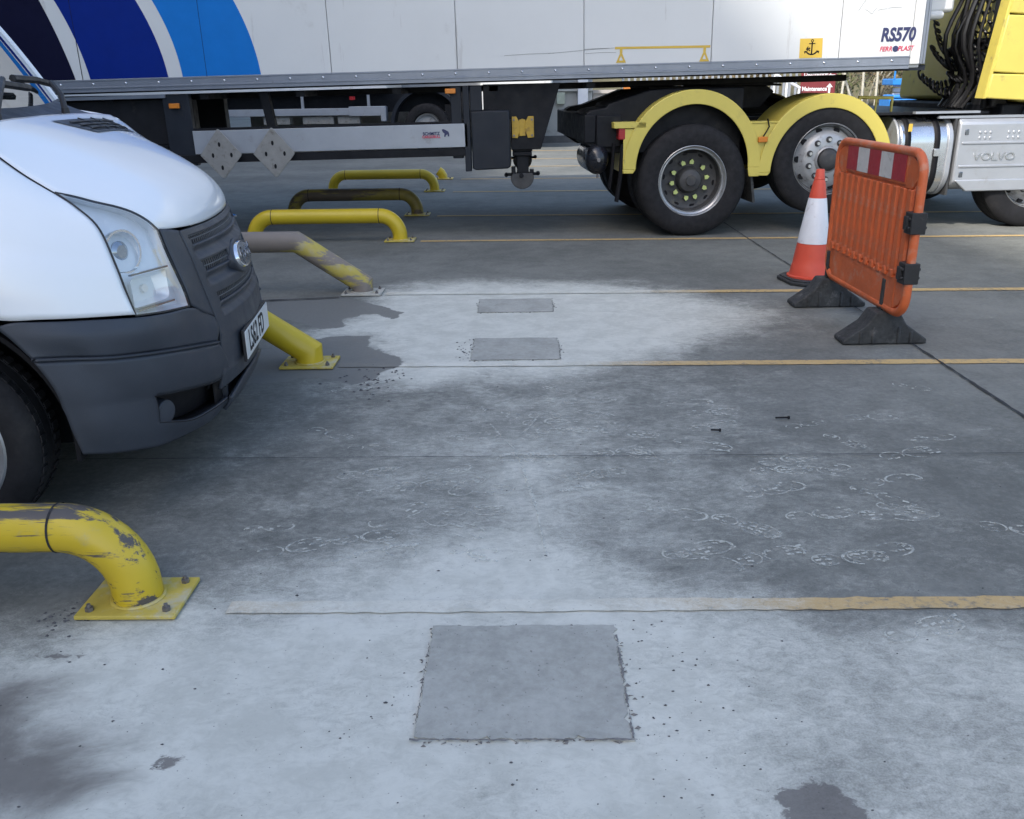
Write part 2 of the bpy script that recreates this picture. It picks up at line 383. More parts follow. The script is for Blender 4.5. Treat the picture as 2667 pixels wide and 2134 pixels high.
def ground_material(name, base_a, base_b, dustamt=1.0, paint=None, patch=False):
    m = bpy.data.materials.new(name); m.use_nodes = True; t = m.node_tree; b = t.nodes['Principled BSDF']
    pos = nd(t, 'ShaderNodeNewGeometry').outputs['Position']
    def attr(nm):
        a = nd(t, 'ShaderNodeAttribute'); a.attribute_name = nm; return a.outputs['Fac']
    nb = noise(t, pos, .55, 4, .6); nm_ = noise(t, pos, 5.5, 5, .66, None, .4); nf = noise(t, pos, 38, 5, .7); nff = noise(t, pos, 190, 2, .6)
    nst = noise(t, pos, 3.2, 6, .70, (.9, 1.25, 1), .5); scr = noise(t, pos, 26, 5, .74, (.9, 1.4, 1), .9)
    mixn = fmath(t, 'ADD', fmath(t, 'MULTIPLY', nb, .42), fmath(t, 'ADD', fmath(t, 'MULTIPLY', nm_, .26), fmath(t, 'MULTIPLY', nf, .32)))
    c = mixrgb(t, mrange(t, mixn, .38, .62), base_a, base_b)
    if paint:
        wr = mrange(t, fmath(t, 'ADD', fmath(t, 'MULTIPLY', nf, .6), fmath(t, 'MULTIPLY', nst, .4)), .34, .50)
        c = mixrgb(t, fmath(t, 'MULTIPLY', fmath(t, 'MULTIPLY', wr, .92), fmath(t, 'SUBTRACT', 1.0, fmath(t, 'MULTIPLY', attr('dust'), .55))), c, paint)
    # dust laid over it, broken up by noise at several sizes
    nn = fmath(t, 'ADD', fmath(t, 'MULTIPLY', fmath(t, 'SUBTRACT', nst, .5), 1.5),
               fmath(t, 'ADD', fmath(t, 'MULTIPLY', fmath(t, 'SUBTRACT', scr, .5), 1.15), fmath(t, 'MULTIPLY', fmath(t, 'SUBTRACT', nff, .5), .8)))
    dv = fmath(t, 'ADD', attr('dust'), fmath(t, 'MULTIPLY', nn, .62))
    dm = fmath(t, 'MULTIPLY', mrange(t, dv, .08, 1.02), dustamt*.88)
    dcol = mixrgb(t, mrange(t, fmath(t, 'ADD', fmath(t, 'MULTIPLY', nm_, .6), fmath(t, 'MULTIPLY', scr, .4)), .38, .62), (.545, .550, .490), (.665, .668, .600))
    wet = attr('wet'); damp = attr('damp')
    wetm = mrange(t, fmath(t, 'ADD', wet, fmath(t, 'MULTIPLY', fmath(t, 'SUBTRACT', nst, .5), 1.3)), .25, .95)
    dampm = mrange(t, fmath(t, 'ADD', damp, fmath(t, 'ADD', fmath(t, 'MULTIPLY', fmath(t, 'SUBTRACT', nm_, .5), 1.1), fmath(t, 'MULTIPLY', fmath(t, 'SUBTRACT', scr, .5), .7))), .42, .58)
    c = mixrgb(t, dm, c, dcol)
    c = mixrgb(t, fmath(t, 'MULTIPLY', dampm, .93), c, (.165, .166, .155))
    c = mixrgb(t, fmath(t, 'MULTIPLY', wetm, .85), c, (.115, .104, .096))
    oilm = mrange(t, fmath(t, 'ADD', attr('oil'), fmath(t, 'ADD', fmath(t, 'MULTIPLY', fmath(t, 'SUBTRACT', scr, .5), 1.5), fmath(t, 'MULTIPLY', fmath(t, 'SUBTRACT', nm_, .5), 1.6))), .42, .66)
    c = mixrgb(t, fmath(t, 'MULTIPLY', oilm, .8), c, (.12, .11, .105))
    # specks: dark grit and pale grains
    spk = mrange(t, noise(t, pos, 95, 2, .5), .70, .74); c = mixrgb(t, fmath(t, 'MULTIPLY', spk, .45), c, (.05, .05, .055))
    t.links.new(c, b.inputs['Base Color'])
    rg = mrange(t, nf, .3, .7, .78, .95, False); b.inputs['Specular IOR Level'].default_value = .25
    rg = fmath(t, 'SUBTRACT', rg, fmath(t, 'MULTIPLY', fmath(t, 'MAXIMUM', dampm, fmath(t, 'MULTIPLY', wetm, .6)), .18))
    t.links.new(rg, b.inputs['Roughness'])
    bp = nd(t, 'ShaderNodeBump'); bp.inputs['Strength'].default_value = .35; bp.inputs['Distance'].default_value = .003
    hh = fmath(t, 'ADD', fmath(t, 'MULTIPLY', nf, 1.0), fmath(t, 'MULTIPLY', dm, .5))
    t.links.new(hh, bp.inputs['Height']); t.links.new(bp.outputs[0], b.inputs['Normal'])
    return m
m_ground = ground_material('yard_concrete', (.120, .124, .114), (.210, .214, .195))
m_line = ground_material('faded_yellow_line_paint', (.125, .128, .118), (.21, .214, .196), 1.04, (.56, .385, .165))
m_patch = ground_material('fresh_patch_concrete', (.215, .218, .200), (.36, .362, .335), .26)
def axis_coords(lo, hi, step, far_lo, far_hi):
    c = list(np.arange(lo, hi+1e-6, step)); s = step; x = hi
    while x < far_hi: s *= 1.35; x += s; c.append(x)
    s = step; x = lo; pre = []
    while x > far_lo: s *= 1.35; x -= s; pre.append(x)
    return np.array(pre[::-1]+c)
gx = axis_coords(-2.6, 3.6, .025, -400, 400); gy = axis_coords(.9, 7.2, .025, -120, 600)
GX, GY = np.meshgrid(gx, gy, indexing='ij')
g = MB(); g.grid(np.stack([GX, GY, np.zeros_like(GX)], -1))
ground = g.build('ground', m_ground, smooth=False); struct(ground); set_fields(ground.data)
ground['label'] = 'dusty grey concrete yard with painted bay lines'

# painted bay lines, 4 mm sheets
def strip(name, xa, ya, xb, yb, wd, z, mat, step=.04, jag=0.0, parent=None, stepy=None):
    n = max(2, int(math.hypot(xb-xa, yb-ya)/step)); t = np.linspace(0, 1, n); rngs = np.random.RandomState(int(abs(ya*97+xa*13)) % 9999)
    cx = xa+(xb-xa)*t; cy = ya+(yb-ya)*t; L = math.hypot(xb-xa, yb-ya); nx, ny = -(yb-ya)/L, (xb-xa)/L
    k = np.linspace(-.5, .5, 5); P = np.zeros((n, 5, 3))
    j1 = rngs.uniform(-1, 1, n)*jag; j2 = rngs.uniform(-1, 1, n)*jag
    for i, q in enumerate(k):
        ww = q*wd+(j1 if i == 0 else j2 if i == 4 else 0)
        P[:, i, 0] = cx+nx*ww; P[:, i, 1] = cy+ny*ww; P[:, i, 2] = z
    m = MB(); m.grid(P); o = m.build(name, mat, parent, smooth=False); set_fields(o.data); return o
for Y0, Y1, wd in ((2.173,2.18,.062),(4.50,4.462,.075),(6.218,6.169,.08),(8.484,8.43,.08),(10.2,10.1,.08),(12.61,12.5,.08),(14.38,14.26,.08),(16.6,16.45,.08),(18.3,18.15,.08),(20.6,20.4,.08)):
    s_ = (Y1-Y0)/2.8; xa = -.86 if Y0 < 2.3 else -1.0
    o = strip('bay_line', xa, Y0+s_*(xa+.3), 16, Y0+s_*16.3, wd, .004, m_line, jag=.004); struct(o)
m_joint = pm('joint_dark_filler', (.022, .022, .025), .9, var=.3, scale=30); m_hair = pm('dusty_hairline', (.27, .265, .26), .9, var=.4, scale=30)
for a in ((-6, 3.278, 8, 3.203, .0038, .001), (2.19, 2.2, 2.165, 4.72, .013, .004), (2.165, 4.72, 2.10, 8.9, .009, .003), (2.10, 8.9, 2.0, 21, .012, .003)):
    o = strip('slab_joint', *a[:4], a[4], .0075 if a[4] > .0035 else .0022, m_joint if a[4] > .0035 else m_hair, jag=a[5], parent=ground)
o = strip('crack', -2.6, 5.93, -1.32, 6.12, .02, .0075, m_joint, jag=.008, parent=ground)

# repair patches: cut squares refilled with fresh concrete, ragged rim
def fan(name, rect, z, mat, amp):
    """patch sheet: fine grid with a ragged border and a short rim wall"""
    x0, y0, x1, y1 = rect; n = 46; rng = np.random.RandomState(int(abs(x0*1000+y0*77)))
    X, Y = np.meshgrid(np.linspace(x0, x1, n), np.linspace(y0, y1, n), indexing='ij'); Z = np.full_like(X, z)
    def jag(k):
        j = rng.uniform(-amp, amp, k); j += (rng.rand(k) < .14)*rng.uniform(-2.2, 2.2, k)*amp; return j+np.interp(np.arange(k), np.linspace(0, k-1, 7), rng.uniform(-amp, amp, 7))
    X[0] += jag(n)*.6; X[-1] += jag(n)*1.3; Y[:, 0] += jag(n)*1.1; Y[:, -1] += jag(n)*.5
    Z += .0012*np.sin(X*23+1)*np.sin(Y*19)
    P = np.stack([X, Y, Z], -1); mb = MB(); mb.grid(P)
    for e in (P[0], P[-1], P[:, 0], P[:, -1]):
        q = e.copy(); q[:, 2] = .0005; mb.grid(np.stack([e, q], 1))
    o = mb.build(name, mat, smooth=True, angle=60, merge=True); set_fields(o.data); return o
m_rim = pm('crumbled_mortar', (.17, .165, .16), .9, var=.35, scale=60, bump=.6, bscale=150)
for (x0,y0,x1,y1,lab) in ((-.262,1.625,.232,2.075,'large grey concrete repair patch nearest the camera'),
                          (-.30,4.575,.185,5.01,'middle repair patch, just behind the second yellow bay line'),
                          (-.315,5.64,.18,6.02,'farthest of the three square concrete repair patches')):
    o = fan('concrete_patch', (x0, y0, x1, y1), .0045, m_patch, .0045); tag(o, lab, 'concrete patch', 'square repair patches in the yard concrete')
    rim = MB(); rng = np.random.RandomState(3)
    for k in range(80 if y0 < 3 else 36):
        e = rng.rand()
        if e < .42: px_, py_ = rng.uniform(x0, x1), y0+rng.normal(-.004, .007)
        elif e < .72: px_, py_ = x1+abs(rng.normal(.002, .012)), rng.uniform(y0, y1*.85+y0*.15)
        elif e < .9: px_, py_ = x0-abs(rng.normal(.001, .007)), rng.uniform(y0, y1)
        else: px_, py_ = rng.uniform(x0, x1), y1+rng.normal(0, .003)
        sz = rng.uniform(.002, .009); zz = .003
        vs = [(px_+rng.uniform(-1,1)*sz*1.6, py_+rng.uniform(-1,1)*sz, zz-.002) for _ in range(3)]+[(px_, py_, zz+sz*.35)]
        rim.add(vs, [(0,1,2),(0,1,3),(1,2,3),(2,0,3)])
    for (ax_, ay_, bx2, by2, wd_, jg_) in ((x0-.012, y0-.004, x1+.012, y0-.004, .007, .006), (x1+.003, y0, x1+.004, y1-.05, .006, .008), (x0-.003, y0+.05, x0-.003, y1-.08, .003, .003)):
        nn_ = 60; tt_ = np.linspace(0, 1, nn_); px2 = ax_+(bx2-ax_)*tt_; py2 = ay_+(by2-ay_)*tt_; w2 = np.clip(wd_*.5+np.interp(tt_, np.linspace(0, 1, 16), rng.uniform(-1, 1, 16))*jg_*.6+rng.uniform(-1, 1, nn_)*jg_*.35, .0004, .02)
        hz_ = abs(by2-ay_) < abs(bx2-ax_); jj = rng.uniform(-.002, .002, nn_)
        A_ = np.stack([px2+(0 if hz_ else 1)*(jj-w2*.5), py2+(1 if hz_ else 0)*(jj-w2*.5), np.full(nn_, .0062)], -1); B_ = np.stack([px2+(0 if hz_ else 1)*(jj+w2*.5), py2+(1 if hz_ else 0)*(jj+w2*.5), np.full(nn_, .0062)], -1)
        rim.grid(np.stack([A_, B_], 1))
    ro = rim.build('crumbled_rim', m_rim, smooth=False); ro.parent = o; ro['kind'] = 'stuff'

# ------------------------------------------------------------------ yellow rails bolted beside the bays
def rail_path(kind, xr, xl, zc=.23, rad=.19):
    if kind == 'bent':
        p = [(xr, 0, .0), (xr, 0, .03)]
        for i in range(1, 11):
            a = math.pi/2*i/10; p.append((xr-rad*(1-math.cos(a)), 0, .035+(zc-.035)*math.sin(a)))
        for i in range(10, -1, -1):
            a = math.pi/2*i/10; p.append((xl+rad*(1-math.cos(a)), 0, .035+(zc-.035)*math.sin(a)))
        return p+[(xl, 0, .03), (xl, 0, 0)]
    return [(xr, 0, 0), (xr, 0, .062), (xr-.45, 0, zc), (xl+.45, 0, zc), (xl, 0, .062), (xl, 0, 0)]
def rail(kind, xr, xl, y, mat, pmat, label, zc=.23, r=.07, yl=None):
    t = empty('yellow_rail', (xr, y, 0), 0, label, 'guard rail', 'yellow floor rails beside the bays')
    P = rail_path(kind, 0, xl-xr, zc)
    if kind == 'bent': pass
    part('pipe', mat, t, lambda m: m.tube([(a, b, c+.012) for a, b, c in P], r, 28, False), angle=30 if kind != 'bent' else 60)
    if kind == 'bent':
        for q in (-.19, xl-xr+.19): part('weld_seam', m_joint, t, lambda m: m.tube([(q-.0035, 0, zc+.012), (q+.0035, 0, zc+.012)], r+.0015, 28, False))
    for q in (0, xl-xr):
        pl = part('base_plate', pmat, t, lambda m: m.box((q-.143, -.105, .004), (q+.143, .105, .017)), bevel=.003)
        part('weld_bead', pmat, t, lambda m: m.tube([(q+(r+.003)*math.cos(i*math.pi/12), (r+.003)*math.sin(i*math.pi/12), .019) for i in range(25)], .006, 6, False))
        for bx_ in (-.11, .11):
            for by_ in (-.075, .075):
                part('bolt', m_bolt, t, lambda m: (m.cyl((q+bx_, by_, .017), (q+bx_, by_, .028), .012, n=6), m.cyl((q+bx_, by_, .028), (q+bx_, by_, .038), .006, n=8)))
    return t
rail('bent', -1.135, -2.58, 2.215, m_bar, m_plate, 'scratched yellow bent-pipe rail nearest the camera, in front of the van wheel')
rail('mitre', -1.163, -2.63, 4.54, m_barclean, m_plate, 'clean yellow mitred rail end emerging behind the van number plate', zc=.365, r=.0715)
rail('mitre', -1.17, -2.65, 6.26, m_barworn, m_platedusty, 'worn brown and yellow mitred rail on a white dusted base plate', zc=.365, r=.0735)
rail('bent', -1.20, -2.605, 8.545, m_barclean, m_plate, 'bright yellow bent rail under the trailer, fourth from the camera')
rail('bent', -1.235, -2.66, 10.33, m_barolive, m_plate, 'dirty olive brown bent rail between two bright yellow ones')
rail('bent', -1.265, -2.70, 12.75, m_barclean, m_plate, 'farthest complete yellow bent rail, beneath the silver side guard', r=.066)
t = empty('rail_stump', (-1.295, 14.48, 0), 0, 'short yellow rail stump standing beyond the last complete rail', 'rail stump')
part('pipe', m_barclean, t, lambda m: m.tube([(0,0,.01),(0,0,.05),(-.03,0,.10),(-.07,0,.13)], .07, 20), angle=40)
part('base_plate', m_plate, t, lambda m: m.box((-.143,-.105,.004), (.16,.105,.017)), bevel=.003)
for q in (-.1, .1): part('bolt', m_bolt, t, lambda m: m.cyl((q+.02,-.07,.017), (q+.02,-.07,.035), .014, n=6))

# ------------------------------------------------------------------ traffic cone
t = empty('traffic_cone', (2.105, 6.50, 0), R(8), 'red and white traffic cone standing beside the orange barrier', 'traffic cone')
def cone_base(m):
    a, c = .20, .075; o = [(-a+c,-a),(a-c,-a),(a,-a+c),(a,a-c),(a-c,a),(-a+c,a),(-a,a-c),(-a,-a+c)]
    m.prism(o, 'XY', .004, .028); m.prism([(x*.93, y*.93) for x, y in o], 'XY', .028, .040)
part('base', m_footrub, t, cone_base, bevel=.006)
cr = lambda z: .148+(.03-.148)*(z-.05)/.75
part('body', m_conered, t, lambda m: m.lathe([(.165,.040),(.165,.052),(.150,.058),(cr(.13),.13),(cr(.132)-.002,.134),(cr(.19),.19),(cr(.289),.289),(cr(.604),.604),(cr(.70),.70),(.036,.735),(.0385,.74),(.034,.748),(.029,.80),(.026,.805),(.018,.805),(.016,.76)], axis='Z', n=40), angle=30)
part('reflective_sleeve', m_conewhite, t, lambda m: m.lathe([(cr(.289)+.0005,.286),(cr(.289)+.0025,.289),(cr(.604)+.0025,.604),(cr(.604)+.0005,.607)], axis='Z', n=40), angle=30)

# ------------------------------------------------------------------ orange plastic barrier (stands across the bays, runs in Y)
t = empty('plastic_barrier', (2.0, 5.2, 0), R(1.5), 'dirty orange plastic pedestrian barrier with red and white band', 'barrier')
BW, Z0, Z1, CR = .605, .185, 1.066, .13
def rrect(hw, z0, z1, r, n=7):
    o = []
    for cx_, cz_, a0 in ((hw-r, z0+r, -90), (hw-r, z1-r, 0), (-hw+r, z1-r, 90), (-hw+r, z0+r, 180)):
        o += [(cx_+r*math.cos(R(a0+90*i/n)), cz_+r*math.sin(R(a0+90*i/n))) for i in range(n+1)]
    return o
def frame(m):
    o = rrect(BW-.022, Z0+.022, Z1-.022, CR-.02); m.tube([(0, y, z) for y, z in o+[o[0], o[1]]], .024, 10, False)
part('frame', m_barorange, t, frame, angle=50)
part('web', m_barorange, t, lambda m: m.prism(rrect(BW-.085, .40, .90, .03), 'YZ', -.004, .004))
part('lower_band', m_barorange, t, lambda m: m.prism([(-.46,.215),(.47,.215),(.47,.395),(-.46,.395)], 'YZ', -.016, .016), bevel=.006)
part('upper_band', m_barorange, t, lambda m: m.prism([(-.43,.875),(.43,.875),(.43,1.035),(-.43,1.035)], 'YZ', -.014, .014), bevel=.006)
for sgn in (-1, 1):
    part('web_bracket', m_barorange, t, lambda m: m.prism([(sgn*.42,.86),(sgn*.50,.86),(sgn*.575,.93),(sgn*.575,.97),(sgn*.53,1.0),(sgn*.42,1.04)], 'YZ', -.012, .012), bevel=.005)
    part('web_bracket', m_barorange, t, lambda m: m.prism([(sgn*.45,.22),(sgn*.53,.26),(sgn*.58,.34),(sgn*.58,.42),(sgn*.45,.42)], 'YZ', -.012, .012), bevel=.005)
rib = None
for i in range(12):
    y = -.495+i*.09
    if rib is None:
        rib = part('rib', m_barorange, t, lambda m: (m.prism([(-.024,-.020),(.024,-.020),(.034,-.002),(-.034,-.002)], 'XY', .405, .86), m.prism([(-.024,.020),(-.034,.002),(.034,.002),(.024,.020)], 'XY', .405, .86)), bevel=.004)
        # prism in XY gives x across the rib: swap to run across Y
        for v in rib.data.vertices: v.co = (v.co.y, v.co.x, v.co.z)
        rib.location = (0, y, 0)
    else: clone(rib, t, (0, y, 0))
    # cast bridge at the foot of every rib
    if i == 0: brd = part('rib_foot', m_barorange, t, lambda m: m.prism([(-.026,.385),(.026,.385),(.018,.43),(-.018,.43)], 'YZ', -.027, .027), bevel=.006); brd.location = (0, y, 0)
    else: clone(brd, t, (0, y, 0))
for i in range(5):
    ys = .41-i*.164
    o = part('reflective_block', m_reflred if i % 2 == 0 else m_reflwhite, t, lambda m: m.box((-.0175, ys-.164, .89), (-.0145, ys-.001, 1.025)))
    o['label'] = 'dull red reflective block' if i % 2 == 0 else 'dull white reflective block'
for z in (.44, .70):
    cb = part('clip', m_blackplastic, t, lambda m: (m.box((-.04, -BW-.006, z-.055), (.04, -BW+.075, z+.055)), m.box((-.055, -BW+.02, z-.035), (-.03, -BW+.06, z+.035)), m.box((-.05, -BW+.004, z+.015), (.05, -BW+.018, z+.03)), m.box((-.05, -BW+.004, z-.03), (.05, -BW+.018, z-.015))), bevel=.004)
for y in (-.33, .55):
    def foot(m, y=y):
        m.prism([(-.235,.004),(.235,.004),(.235,.028),(.11,.115),(.065,.185),(-.065,.185),(-.11,.115),(-.235,.028)], 'XZ', y-.075, y+.075)
        for q in (-.14, -.07, .07, .14): m.box((q-.010, y-.082, .006), (q+.010, y+.082, .105-.40*abs(abs(q)-.07)))
    part('foot', m_footrub, t, foot, bevel=.008)
    part('foot_post', m_footrub, t, lambda m, y=y: m.box((-.022, y-.02, .15), (.022, y+.02, .36)), bevel=.004)

# ------------------------------------------------------------------ white van (local x forward, y left of heading, z up; plate centre at x=0)
van = empty('white_van', (-1.15, 3.58, 0), R(6.5), 'white panel van with grey bumper parked at the left', 'van')
def vb(mb, name, mat, both=False, parent=None, **kw):
    o = mb.build(name, mat, parent or van, **kw)
    if both:
        o2 = mb.build(name, mat, parent or van, flip_y=True, **kw); return o, o2
    return o
hl_top = [(-.400,-.735,1.104),(-.354,-.70,1.086),(-.314,-.665,1.066),(-.262,-.62,1.043),(-.222,-.588,1.020),(-.186,-.565,.989),(-.164,-.54,.954)]
hl_left = [(-.400,-.735,1.104),(-.336,-.757,1.06),(-.273,-.775,.995),(-.233,-.795,.876),(-.215,-.80,.798),(-.197,-.80,.718)]
hl_right = [(-.164,-.54,.954),(-.146,-.55,.893),(-.127,-.555,.832),(-.100,-.56,.747),(-.089,-.56,.688)]
hl_bot = [(-.197,-.80,.718),(-.139,-.685,.701),(-.089,-.56,.688)]
strip_r = [(-.124,-.42,.932),(-.093,-.425,.836),(-.067,-.425,.73),(-.040,-.42,.619),(-.028,-.42,.546),(-.035,-.44,.395),(-.055,-.43,.33)]
wing_bot = [(-.197,-.80,.718),(-.34,-.91,.74),(-.434,-.955,.751),(-.534,-.978,.759),(-.72,-.988,.80),(-1.06,-.99,.82)]
seam = [(-.400,-.735,1.104),(-.446,-.732,1.135),(-.49,-.728,1.166),(-.548,-.722,1.214),(-.60,-.716,1.262),(-.655,-.712,1.298)]
# bonnet
side = spline(hl_top[::-1]+seam[1:], 60)
cen = spline([(-.086,0,.928),(-.092,0,.962),(-.125,0,1.025),(-.19,0,1.088),(-.29,0,1.150),(-.41,0,1.212),(-.53,0,1.265),(-.655,0,1.318)], 60)
H_ = []
for tt in np.linspace(-1, 1, 49):
    wgt = abs(tt)**2.6; row = cen*(1-wgt)+side*wgt; row[:, 1] = side[:, 1]*abs(tt)*(1 if tt > 0 else -1)
    row[:, 0] -= (.004*abs(tt))*(1-np.linspace(0, 1, 60)); H_.append(row)
H_ = np.array(H_)
mb = MB(); mb.grid(H_); bonnet = vb(mb, 'bonnet', m_vanwhite, solid=.012)
def hood_pt(x, y):
    i = int(np.argmin(abs(np.linspace(-1, 1, 49)*np.interp(-x, -side[:, 0], abs(side[:, 1]))-y))); r = H_[i]
    return float(np.interp(-x, -r[:, 0], r[:, 2]))
vq = [(-.605,-.12),(-.60,.50),(-.50,.52),(-.49,.02)]
def vent_grid(off, n=14):
    u = np.linspace(0, 1, n); P = np.zeros((n, n, 3)); a, b, c, d = [np.array(q) for q in vq]
    for i in range(n):
        for j in range(n):
            p = (a*(1-u[i])+b*u[i])*(1-u[j])+(d*(1-u[i])+c*u[i])*u[j]; P[i, j] = (p[0], p[1], hood_pt(p[0], p[1])+off)
    return P
mb = MB(); mb.grid(vent_grid(.003)); vent = vb(mb, 'bonnet_vent', m_vanplastic)
mb = MB(); mb.grid(vent_grid(.0052)[2:-2, 2:-2]); vb(mb, 'vent_opening', m_blackplastic, parent=vent)
VG2 = vent_grid(.009)
for j in (4, 7, 10):
    mb = MB(); mb.tube([VG2[i, j] for i in range(1, 13)], .0035, 6); vb(mb, 'slat', m_vanplastic, parent=vent)
for i in (5, 8, 11):
    mb = MB(); mb.tube([VG2[i, j] for j in range(1, 13)], .003, 6); vb(mb, 'slat', m_vanplastic, parent=vent)
for sg in (1, -1):
    mb = MB(); mb.tube([(p[0], p[1]*sg-.003*sg, p[2]-.004) for p in spline(seam, 30)], .0038, 6); vb(mb, 'shut_line', m_black)
# front wings
wtop = [(a, b-.004, c-.004) for a, b, c in seam]+[(-.85,-.735,1.33),(-1.06,-.775,1.36)]
wback = [(-1.06,-.775,1.36),(-1.06,-.885,1.27),(-1.06,-.955,1.12),(-1.06,-.985,.95),(-1.06,-.99,.82)]
wfront = [(a-.004, b-.002, c) for a, b, c in hl_left]; wfront[0] = wtop[0]
wbot = [(a, b, c+.004) for a, b, c in wing_bot]; wfront[-1] = wbot[0]
S = coons(wtop, wbot, wfront, wback, 44, 30)
uu_, vv_ = np.meshgrid(np.linspace(0, 1, 44), np.linspace(0, 1, 30), indexing='ij')
S[..., 1] -= .035*np.sin(np.pi*vv_)*np.sin(np.pi*uu_)**.8                             # full, rounded flank
S[..., 1] += .006*np.exp(-((vv_-.62)/.05)**2)*np.sin(np.pi*uu_)                       # swage line
mb = MB(); mb.grid(S); vb(mb, 'front_wing', m_vanwhite, True, solid=.01)
# headlamps
m_lamphouse = pm('lamp_housing', (.74, .77, .79), .5, .05, var=.05, scale=14)
m_chromedark = pm('dark_chrome', (.35, .38, .42), .12, 1.0, var=.05)
def lamp(flip):
    kw = dict(flip_y=flip)
    L = coons(hl_top, hl_bot, hl_left, hl_right, 30, 24)
    mb = MB(); mb.grid(L); lens = vb(mb, 'headlamp', g_lens, **kw)
    nrm = np.array([.80, -.55, .12]); nrm /= np.linalg.norm(nrm)
    Hs = L-nrm*.05; Hs[0] = L[0]-nrm*.004; Hs[-1] = L[-1]-nrm*.004; Hs[:, 0] = L[:, 0]-nrm*.004; Hs[:, -1] = L[:, -1]-nrm*.004
    mb = MB(); mb.grid(Hs); vb(mb, 'reflector_housing', m_lamphouse, parent=lens, **kw)
    ax = Vector((.88,-.44,.08)).normalized(); sx_ = ax.cross(Vector((0,0,1))).normalized(); sz_ = sx_.cross(ax)
    def bowl(m, c, rw, rh, depth, power, n=32, sh=0.0):
        rows = []
        for k in range(7):
            q = k/6; rad = 1-q*.5; rows.append([c+ax*(.018-depth*q)+sx_*(rw*rad*np.sign(math.cos(a))*abs(math.cos(a))**power)+sz_*(rh*rad*np.sign(math.sin(a))*abs(math.sin(a))**power)+sx_*sh*math.sin(a)*rad for a in np.linspace(0, 2*math.pi, n)])
        rows.append([c+ax*(.018-depth)]*n); m.grid([[tuple(p) for p in r] for r in rows])
    c = Vector((-.262,-.685,.905))
    mb = MB(); bowl(mb, c, .078, .070, .06, .85); vb(mb, 'reflector_bowl', m_silver, parent=lens, **kw)
    mb = MB(); mb.ring(0, 0, .070, .078, 0, 360, 0, .008, 30)
    mb.v = [tuple(c+ax*(.02+p[1])+sx_*p[0]+sz_*p[2]*.92) for p in mb.v]; vb(mb, 'bowl_ring', m_chrome, parent=lens, **kw)
    mb = MB(); mb.cyl(c-ax*.03, c+ax*.012, .030, .036, 24); mb.cyl(c+ax*.012, c+ax*.022, .036, .022, 24); vb(mb, 'projector', m_chromedark, parent=lens, **kw)
    c2 = Vector((-.190,-.68,.782)); mb = MB(); bowl(mb, c2, .082, .050, .06, .22, sh=-.012); vb(mb, 'indicator_bowl', m_silver, parent=lens, **kw)
    mb = MB(); mb.cyl(c2-ax*.03, c2-ax*.005, .012, .014, 14); vb(mb, 'bulb', m_orangebulb, parent=lens, **kw)
    for dz in (.058, -.058):
        mb = MB(); mb.box((-.006,-.085,-.003), (.006,.085,.003)); mb.v = [tuple(c2+ax*(.026+p[0])+sx_*p[1]+sz_*(p[2]+dz)) for p in mb.v]; vb(mb, 'bowl_edge', m_chromedark, parent=lens, **kw)
    for crv in (hl_left, hl_right, hl_bot, hl_top):
        mb = MB(); mb.tube([np.array(p)-nrm*.003 for p in spline(crv, 24)], .004, 6); vb(mb, 'gasket', m_blackplastic, parent=lens, **kw)
m_orangebulb = pm('clear_bulb', (.75, .75, .74), .3, .2, var=.05)
lamp(False); lamp(True)
# grille panel
zc_ = np.array([.33,.43,.52,.60,.70,.80,.88,.928]); xc_ = np.array([-.004,.016,.020,.016,.004,-.018,-.050,-.082])
ze_ = np.array([p[2] for p in strip_r])[::-1]; xe_ = np.array([p[0] for p in strip_r])[::-1]; ye_ = np.array([-p[1] for p in strip_r])[::-1]
SL = [(.868, .904, 0.0, .378), (.768, .815, .135, .366), (.648, .692, 0.0, .345)]      # grille slots: z0 z1 y0 y1
def fx(y, z):
    x0 = np.interp(z, zc_, xc_); x1 = np.interp(z, ze_, xe_); ye = np.interp(z, ze_, ye_)
    x = x0+(x1-x0)*(np.abs(y)/ye)**2
    for (a, b, y0, y1) in SL:                                                        # scooped lip below every slot
        q = np.clip(1-np.abs((z-(a-.022))/.028), 0, 1); x = x-.018*q*q*(3-2*q)*ss(y1+.03-np.abs(y), 0, .05)
    return x
ny, nz = 150, 120
zz_ = np.linspace(.335, .930, nz); ye = np.interp(zz_, ze_, ye_)
Pg = np.zeros((ny, nz, 3)); tq = np.linspace(-1, 1, ny)
for j in range(nz): Pg[:, j, 1] = tq*ye[j]; Pg[:, j, 2] = zz_[j]-.006*(1-abs(tq)**2)*ss(np.array(zz_[j]), .9, .93); Pg[:, j, 0] = fx(Pg[:, j, 1], np.full(ny, zz_[j]))
cy_ = np.abs((Pg[:-1, :-1, 1]+Pg[1:, 1:, 1])/2); czz = (Pg[:-1, :-1, 2]+Pg[1:, 1:, 2])/2; keep = np.ones((ny-1, nz-1), bool)
for (a, b, y0, y1) in SL: keep &= ~((czz > a) & (czz < b) & (cy_ > y0) & (cy_ < y1+.25*(czz-a)))
mb = MB(); mb.grid(Pg, keep); panel = vb(mb, 'grille_panel', m_vanplastic, solid=.012, angle=50)
mb = MB(); Pb = Pg.copy(); Pb[..., 0] -= .05; mb.grid(Pb[::3, ::3]); vb(mb, 'grille_backing', m_blackplastic, parent=panel)
m_mesh = pm('grille_mesh_plastic', (.13, .135, .145), .5, var=.1)
